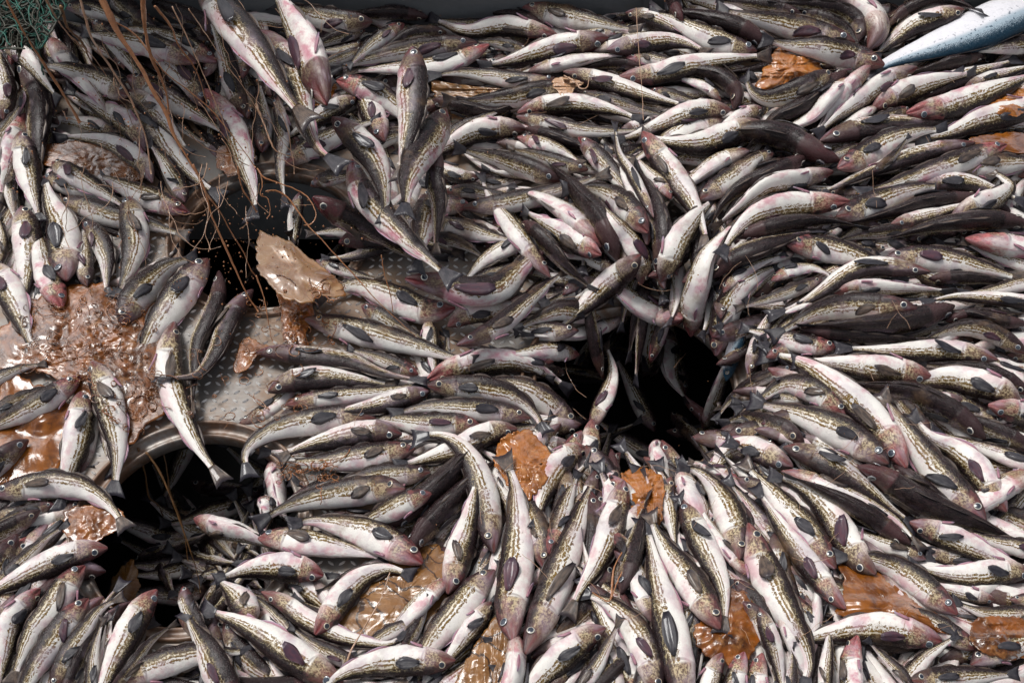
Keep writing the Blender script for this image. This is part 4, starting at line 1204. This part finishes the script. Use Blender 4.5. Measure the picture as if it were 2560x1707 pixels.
def box_mesh(name, x0, x1, y0, y1, z0, z1, m, inward=False, open_top=False, bev=0):
    b = bmesh.new(); v = [b.verts.new(p) for p in ((x0, y0, z0), (x1, y0, z0), (x1, y1, z0), (x0, y1, z0), (x0, y0, z1), (x1, y0, z1), (x1, y1, z1), (x0, y1, z1))]
    fs = [(0, 3, 2, 1), (0, 1, 5, 4), (1, 2, 6, 5), (2, 3, 7, 6), (3, 0, 4, 7)] + ([] if open_top else [(4, 5, 6, 7)])
    for f in fs: b.faces.new([v[k] for k in f])
    if bev: bmesh.ops.bevel(b, geom=list(b.edges), offset=bev, segments=2, affect='EDGES')
    if inward: bmesh.ops.reverse_faces(b, faces=list(b.faces))
    me = bpy.data.meshes.new(name); b.to_mesh(me); b.free(); me.materials.append(m); return me
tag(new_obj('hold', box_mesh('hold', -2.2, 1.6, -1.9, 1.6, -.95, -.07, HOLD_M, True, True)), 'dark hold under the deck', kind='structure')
tag(new_obj('hold_beam', box_mesh('hold_beam', HC[0][0] - .9, HC[0][0] + .9, HC[0][1] + HC[0][2] * 1.06, HC[0][1] + HC[0][2] * 1.06 + .06, -.42, -.062, BEAM_M, bev=.004)), 'grey steel beam seen through the upper round hatch', 'beam')
wy = at(1400, 26, .20).y
wroot = bpy.data.objects.new('bin_wall', None); COL.objects.link(wroot); wroot.location = (0, wy, 0); tag(wroot, 'grey painted steel wall of the fish bin along the top', 'wall')
xs_ = [-4.0, at(560, 20, .25).x, at(1618, 20, .25).x, at(2010, 20, .25).x, 4.0]
for i in range(4):
    new_obj('panel', box_mesh('panel', xs_[i] + .003, xs_[i + 1] - .003, (.0, .0, .03, .0)[i], .08, -.02, .48, WALL_M, bev=.004), wroot)
new_obj('seam_strip', box_mesh('seam_strip', xs_[2] - .012, xs_[2] + .012, -.012, -.001, .0, .47, WALL_M, bev=.003), wroot)
sm = at(2012, 6, .3); new_obj('bolt', box_mesh('bolt', sm.x - .02, sm.x + .02, -.014, -.001, .33, .37, HOLD_M, bev=.006), wroot)
ground = tag(new_obj('sea', box_mesh('sea', -150, 150, -150, 150, -1.6, -1.5, simple_mat('sea_water', (.02, .03, .035), (.03, .04, .045), .4, .2))), 'grey sea around the vessel', kind='structure')

# ------------------------------------------------------------------ strands, net, drops, slime threads
STRAND = jelly_mat('strand_skin', (.40, .17, .07), (.30, .12, .05), (.50, .26, .14), .1, .25)
THREAD = jelly_mat('thread_skin', (.45, .27, .17), (.34, .18, .10), (.55, .38, .28), .1, .3)
DARKSTR = jelly_mat('dark_strand_skin', (.16, .08, .03), (.22, .11, .045), (.10, .05, .02), .05, .3)
def tube_arrays(P, Rr, ns=7, seed=0, lump=.35):
    P = np.asarray(P); T = np.gradient(P, axis=0); T /= np.linalg.norm(T, axis=1)[:, None] + 1e-9
    A = np.cross(T, np.array([.3, -.8, .5])); A /= np.linalg.norm(A, axis=1)[:, None] + 1e-9; Bq = np.cross(T, A)
    V = []; n = len(P)
    for i in range(n):
        l = 1 + lump * noise.noise(Vector((i * .7, seed * 5.3, 0))) * 1.6
        for k in range(ns):
            q = 2 * math.pi * k / ns; V.append(P[i] + (A[i] * math.cos(q) + Bq[i] * math.sin(q)) * Rr[i] * l * (1 + .2 * math.sin(q * 2 + i * .3)))
    return np.array(V), ring_faces(n, ns), {}
def strand_pts(px, z0, z1, n=40, wig=3.0, seed=0):
    Q = catmull(np.array(px, float), n); out = []
    for i, (x, y) in enumerate(Q):
        t = i / (n - 1); x += wig * noise.noise(Vector((i * .35, seed, 0))); y += wig * noise.noise(Vector((i * .35, seed, 7)))
        out.append(at(x, y, z0 + (z1 - z0) * t))
    return np.array(out)
T1 = lambda L_: [(a * .27234, b * .27234) for a, b in L_]
T5 = lambda L_: [(a * .27234, b * .27234 + 427) for a, b in L_]
T6 = lambda L_: [(a * .27234 + 640, b * .27234 + 427) for a, b in L_]
STR = [ # points, start height, end height, px radius start/end, material, label
 (T1([(30,-60),(150,180),(300,430),(450,660),(590,880),(735,1130)]), .85, .35, 3.6, 6.5, STRAND, 'long tan jelly strand from the green net ending in a drop'),
 (T1([(400,-60),(470,90),(560,230),(640,330),(720,400),(850,520),(980,700)]), .8, .3, 4.5, 1.8, THREAD, 'short knotted tan strand right of the green net'),
 (T1([(900,-80),(1010,150),(1100,330),(1280,600),(1400,830),(1530,1050),(1600,1250),(1790,1568),(1900,1800)]), .8, .25, 13, 3.2, STRAND, 'thickest brown strand crossing the upper left of the heap'),
 (T1([(720,-60),(790,180),(840,350),(1000,600),(1180,880),(1280,1100),(1345,1300),(1390,1600)]), .75, .2, 4.6, 3.6, THREAD, 'mid brown strand left of the thickest one'),
 (T1([(1310,-60),(1330,250),(1380,500),(1470,700),(1530,880),(1550,1050)]), .8, .4, 10, 4, STRAND, 'broad brown strand hanging left of the striped falling fish'),
 (T1([(1420,60),(1560,230),(1640,420),(1800,650),(1900,950)]), .75, .35, 5, 2.2, STRAND, 'forked brown strand next to the striped falling fish'),
 (T1([(1580,60),(1720,350),(1830,600),(1960,900),(2060,1150),(2200,1600)]), .7, .25, 2.4, 1.6, THREAD, 'thin pale thread beside the red-headed fish'),
 (T1([(1050,200),(1250,330),(1500,650),(1750,850),(2000,1080),(2350,1540)]), .7, .25, 3.0, 2.0, STRAND, 'slanting orange thread running down to the upper hatch'),
 (T1([(1730,80),(1900,330),(2080,600),(2220,780),(2350,990)]), .7, .4, 2.0, 1.5, THREAD, 'grey thread across the belly of the striped falling fish'),
 (T1([(560,60),(620,250),(760,400),(830,560),(900,650)]), .7, .3, 7, 2, DARKSTR, 'dark olive strand right of the green net'),
 (T5([(1770,-60),(1880,180),(1940,400),(2060,680),(2160,900),(2260,1120),(2370,1290)]), .45, .05, 5.0, 3.4, STRAND, 'orange strand crossing the upper round hatch to the plate'),
 (T5([(1880,190),(2020,380),(2120,560),(2230,740),(2300,900),(2360,980)]), .42, .12, 3.0, 2.2, STRAND, 'branch of orange strand over the black of the upper hatch'),
 (T5([(2180,-40),(2220,150),(2290,270),(2360,380)]), .4, .25, 4, 3, STRAND, 'short orange strand over the rim of the upper hatch'),
 (T6([(10,-20),(70,60),(200,110),(400,190),(510,290),(550,420),(500,490),(440,500)]), .4, .3, 3.2, 2.4, STRAND, 'looping orange strand over the right side of the upper hatch'),
 (T6([(90,190),(200,190),(330,290),(450,470),(620,650),(800,850),(950,1010),(1100,1180),(1300,1370),(1520,1568)]), .4, .06, 3.4, 1.4, STRAND, 'long thin orange strand crossing the pale jelly and plate'),
 (T6([(40,20),(60,130),(40,220),(110,260),(130,380),(100,440)]), .38, .28, 2.6, 1.8, STRAND, 'small looped strand beside the upper hatch beam'),
 (T6([(0,960),(60,1120),(90,1250),(120,1420),(150,1568)]), .2, .05, 3, 1.8, STRAND, 'tan strand hanging by the brown jelly scrap'),
 (T6([(1150,770),(1180,950),(1230,1120),(1260,1310)]), .2, .06, 2.4, 2.0, STRAND, 'short orange strand over bare plate and the gaping fish'),
 ([(640,259),(661,313),(683,368),(705,385),(735,394)], .3, .18, 4.5, 2.4, THREAD, 'tan strand drooping to an open mouth right of the falling fish'),
 ([(381,1030),(400,1090),(418,1180),(425,1230),(455,1310),(470,1400)], .01, -.35, 4.5, 1.8, DARKSTR, 'dark orange strand hanging straight into the lower round hatch'),
 ([(345,1120),(362,1180),(372,1240),(395,1262),(408,1290)], .0, -.3, 5, 2.5, DARKSTR, 'brown slime rope at the left inside of the lower hatch'),
 ([(365,1130),(400,1180),(430,1250),(460,1330),(490,1420),(502,1480)], .0, -.35, 5, 1.6, DARKSTR, 'longest brown slime rope inside the lower round hatch'),
 ([(975,1430),(950,1500),(915,1560),(880,1620),(868,1650)], .22, .2, 2.2, 4.0, THREAD, 'straight pale stalk lying across the cracked brown jelly'),
 ([(1555,1380),(1535,1420),(1530,1470),(1526,1530)], .22, .22, 2.5, 7, STRAND, 'orange forked strand between two big fish near the bottom'),
 ([(1480,1480),(1505,1495),(1524,1500),(1545,1450),(1560,1420)], .23, .23, 2.5, 3, STRAND, 'orange tangle branch on a curved fish near the bottom'),
 ([(1410,190),(1437,205),(1452,222),(1468,218),(1472,200)], .24, .24, 3.5, 2.5, THREAD, 'curled tan strand beside the tan jelly scrap'),
 ([(1590,20),(1597,130),(1605,230),(1608,300)], .34, .27, 1.6, 1.2, THREAD, 'thin vertical thread in front of the back wall seam'),
 ([(1735,1440),(1760,1500),(1790,1575)], .24, .2, 2.6, 2.2, THREAD, 'straight tan stalk above the three upright heads'),
]
for i, (px, z0, z1, r0, r1, m, lab) in enumerate(STR):
    P = strand_pts(px, z0, z1, 46, 1.6, i); mp = mpp(px[0][0], px[0][1], (z0 + z1) / 2)
    Rr = np.linspace(r0, r1, 46) * mp * .56
    V, F, _ = tube_arrays(P, Rr, 8, i, .18)
    c = P[len(P) // 2]; o = new_obj('jelly_strand', mesh('jelly_strand', V - c, F, m)); o.location = Vector(c)
    tag(o, lab, 'strand', 'strands of jelly')
class Tubes:
    def __init__(s): s.V = []; s.F = []; s.n = 0
    def add(s, P, Rr, ns=5, seed=0, lump=.3):
        V, F, _ = tube_arrays(P, Rr, ns, seed, lump); s.V.append(V); s.F += [tuple(q + s.n for q in f) for f in F]; s.n += len(V)
    def build(s, name, m, parent=None): return new_obj(name, mesh(name, np.vstack(s.V), s.F, m), parent)
# fine threads everywhere in the upper left and over the slime
tb = Tubes(); rs = random.Random(5)
for i in range(70):
    x, y = rs.uniform(150, 720), rs.uniform(-20, 560); a = rs.uniform(.7, 1.5); L = rs.uniform(60, 240); z = rs.uniform(.2, .55)
    Q = [(x, y)]
    for k in range(6):
        a += rs.uniform(-.5, .5); x += math.cos(a) * L / 6; y += math.sin(a) * L / 6; Q.append((x, y))
    P = strand_pts(Q, z, z - rs.uniform(.05, .2), 22, 3, i + 50); tb.add(P, np.full(22, rs.uniform(.5, 1.2) * .00135), 5, i)
for i in range(60):                       # hairs at the pit and on the heap
    x, y = (rs.uniform(1250, 2300), rs.uniform(700, 1650)) if i % 2 else (rs.uniform(700, 2500), rs.uniform(60, 1650)); a = rs.uniform(0, 6.28); L = rs.uniform(30, 110)
    Q = [(x, y)]
    for k in range(4): a += rs.uniform(-.4, .4); x += math.cos(a) * L / 4; y += math.sin(a) * L / 4; Q.append((x, y))
    zb = max(support(q[0], q[1], 10) for q in Q) + .004
    tb.add(strand_pts(Q, zb, zb, 14, 2, i), np.full(14, .0006), 4, i)
tag(tb.build('slime_threads', THREAD), 'fine hair-like slime threads strung over the fish', 'slime', kind='stuff')
# curly tendrils of the foamy slime
tb = Tubes(); JP = [(a * J, b * J) for a, b in JEL[0][1]] 
for i in range(420):
    if rs.random() < .72:
        x, y = rs.uniform(60, 420), rs.uniform(730, 1100)
        if not inside(x, y, JP): continue
    else: x, y = rs.choice([(rs.uniform(470, 760), rs.uniform(850, 1060)), (rs.uniform(620, 860), rs.uniform(700, 860)), (rs.uniform(690, 850), rs.uniform(1150, 1220))])
    a = rs.uniform(0, 6.28); c = rs.uniform(-1.3, 1.3); Q = [(x, y)]; st = rs.uniform(4, 10)
    for k in range(8): a += c + rs.uniform(-.4, .4); x += math.cos(a) * st; y += math.sin(a) * st * .8; Q.append((x, y))
    zb = np.array([support(q[0], q[1], 8) for q in catmull(np.array(Q, float), 16)]); Qs = catmull(np.array(Q, float), 16)
    P = np.array([at(q[0], q[1], z + .003) for q, z in zip(Qs, zb)]); tb.add(P, np.full(16, rs.uniform(.0006, .0020)), 5, i, .5)
tag(tb.build('slime_tendrils', JM['brown']), 'curly brown slime tendrils on the plate and slime heap', 'slime', kind='stuff')
# drops flung through the air
V = []; F = []
ico = bmesh.new(); bmesh.ops.create_icosphere(ico, subdivisions=1, radius=1); iv = [v.co.copy() for v in ico.verts]; ifc = [tuple(v.index for v in f.verts) for f in ico.faces]; ico.free()
for i in range(900):
    t = rs.random()
    if t < .55: x, y, z = rs.gauss(480, 190), rs.gauss(330, 190), rs.uniform(.2, .7)
    elif t < .8: x, y, z = rs.gauss(640, 110), rs.gauss(620, 90), rs.uniform(.05, .35)
    else: x, y, z = rs.gauss(1500, 450), rs.gauss(500, 420), rs.uniform(.3, .6)
    r = rs.choice([.0008, .001, .0012, .0016, .0022, .0034 if t < .8 else .001]) ; p = at(x, y, z); n = len(V)
    st = rs.uniform(.8, 1.6)
    for v in iv: V.append((p.x + v.x * r, p.y + v.y * r, p.z + v.z * r * st))
    F += [tuple(q + n for q in f) for f in ifc]
tag(new_obj('slime_drops', mesh('slime_drops', V, F, STRAND)), 'tan slime drops flung through the air', 'drops', kind='stuff')
# net corner
NET_G = simple_mat('green_twine', (.008, .12, .085), (.02, .055, .04), 60, .5); NET_D = simple_mat('dark_twine', (.055, .052, .035), (.03, .03, .022), 50, .6)
MUD = simple_mat('net_mud', (.075, .065, .04), (.03, .03, .02), 30, .5, bump=.6, dist=.01)
nroot = bpy.data.objects.new('fishing_net', None); COL.objects.link(nroot); tag(nroot, 'tangled green trawl net bunched in the upper left corner', 'net')
for nm, m, cnt_, rr in (('green_twine', NET_G, 120, .0026), ('brown_twine', NET_D, 150, .0032)):
    tb = Tubes()
    for i in range(cnt_):
        x, y = rs.uniform(-60, 125), rs.uniform(-60, 110)
        if rs.random() < .35: x, y = rs.uniform(60, 160), rs.uniform(-60, 20)
        a = rs.uniform(0, 6.28); Q = [(x, y)]; z = rs.uniform(.55, .68)
        for k in range(6): a += rs.uniform(-.8, .8); x += math.cos(a) * 16; y += math.sin(a) * 16; Q.append((min(x, 175 - max(0, y)*.6), min(y, 122)))
        tb.add(strand_pts(Q, z, z + rs.uniform(-.04, .04), 18, 3, i), np.full(18, rr * rs.uniform(.6, 1.2)), 5, i, .1)
    if nm == 'green_twine':
        for px in ([(90, 100), (96, 130), (104, 160), (109, 190)], [(10, 20), (40, 60), (60, 95), (75, 118)]): tb.add(strand_pts(px, .6, .5, 20, 4, 3), np.full(20, .0036), 6, 1, .1)
    tb.build(nm, m, nroot)
V = []; F = []; n1, n2 = 26, 22
for i in range(n1):
    for j in range(n2):
        x = -70 + i / (n1 - 1) * (205 - j * 4.0 + 26 * noise.noise(Vector((j * .6, 0, 4)))); y = -70 + j / (n2 - 1) * (176 + 60 * noise.noise(Vector((i * .45, 9, 1))))
        V.append(at(x, y, .56 + .05 * noise.noise(Vector((i * .4, j * .4, 2))) + .02 * noise.noise(Vector((i * 1.3, j * 1.3, 2)))))
for i in range(n1 - 1):
    for j in range(n2 - 1): F.append((i * n2 + j, (i + 1) * n2 + j, (i + 1) * n2 + j + 1, i * n2 + j + 1))
k_ = len(V); V += [Vector((v.x, v.y, v.z - .02)) for v in V]; F += [tuple(q + k_ for q in reversed(f)) for f in F[:]]
new_obj('netting', mesh('netting', V, F, MUD), nroot)
# unseen net bag, added above the upper left corner to shade the catch
V = []; F = []; bc = at(60, -470, 1.0)
for i in range(20):
    for j in range(32):
        a, b = math.pi * i / 19, 2 * math.pi * j / 32; q = Vector((math.sin(a) * math.cos(b), math.sin(a) * math.sin(b), math.cos(a)))
        V.append(bc + Vector((q.x * .40, q.y * .36, q.z * .42 + .1)) * (1 + .12 * noise.noise(q * 3)))
for i in range(19):
    for j in range(32): F.append((i * 32 + j, (i + 1) * 32 + j, (i + 1) * 32 + (j + 1) % 32, i * 32 + (j + 1) % 32))
new_obj('shading_net_bag', mesh('shading_net_bag', V, F, MUD), nroot)
print([f['label'] for f in KEEP if len(f['label'].split()) > 16])
print('fish kept', len(KEEP), 'rest', len(REST), 'dup labels', [k for k, v in seen_l.items() if v > 1][:5], 'long', sum(len(f['label'].split()) > 16 for f in KEEP))
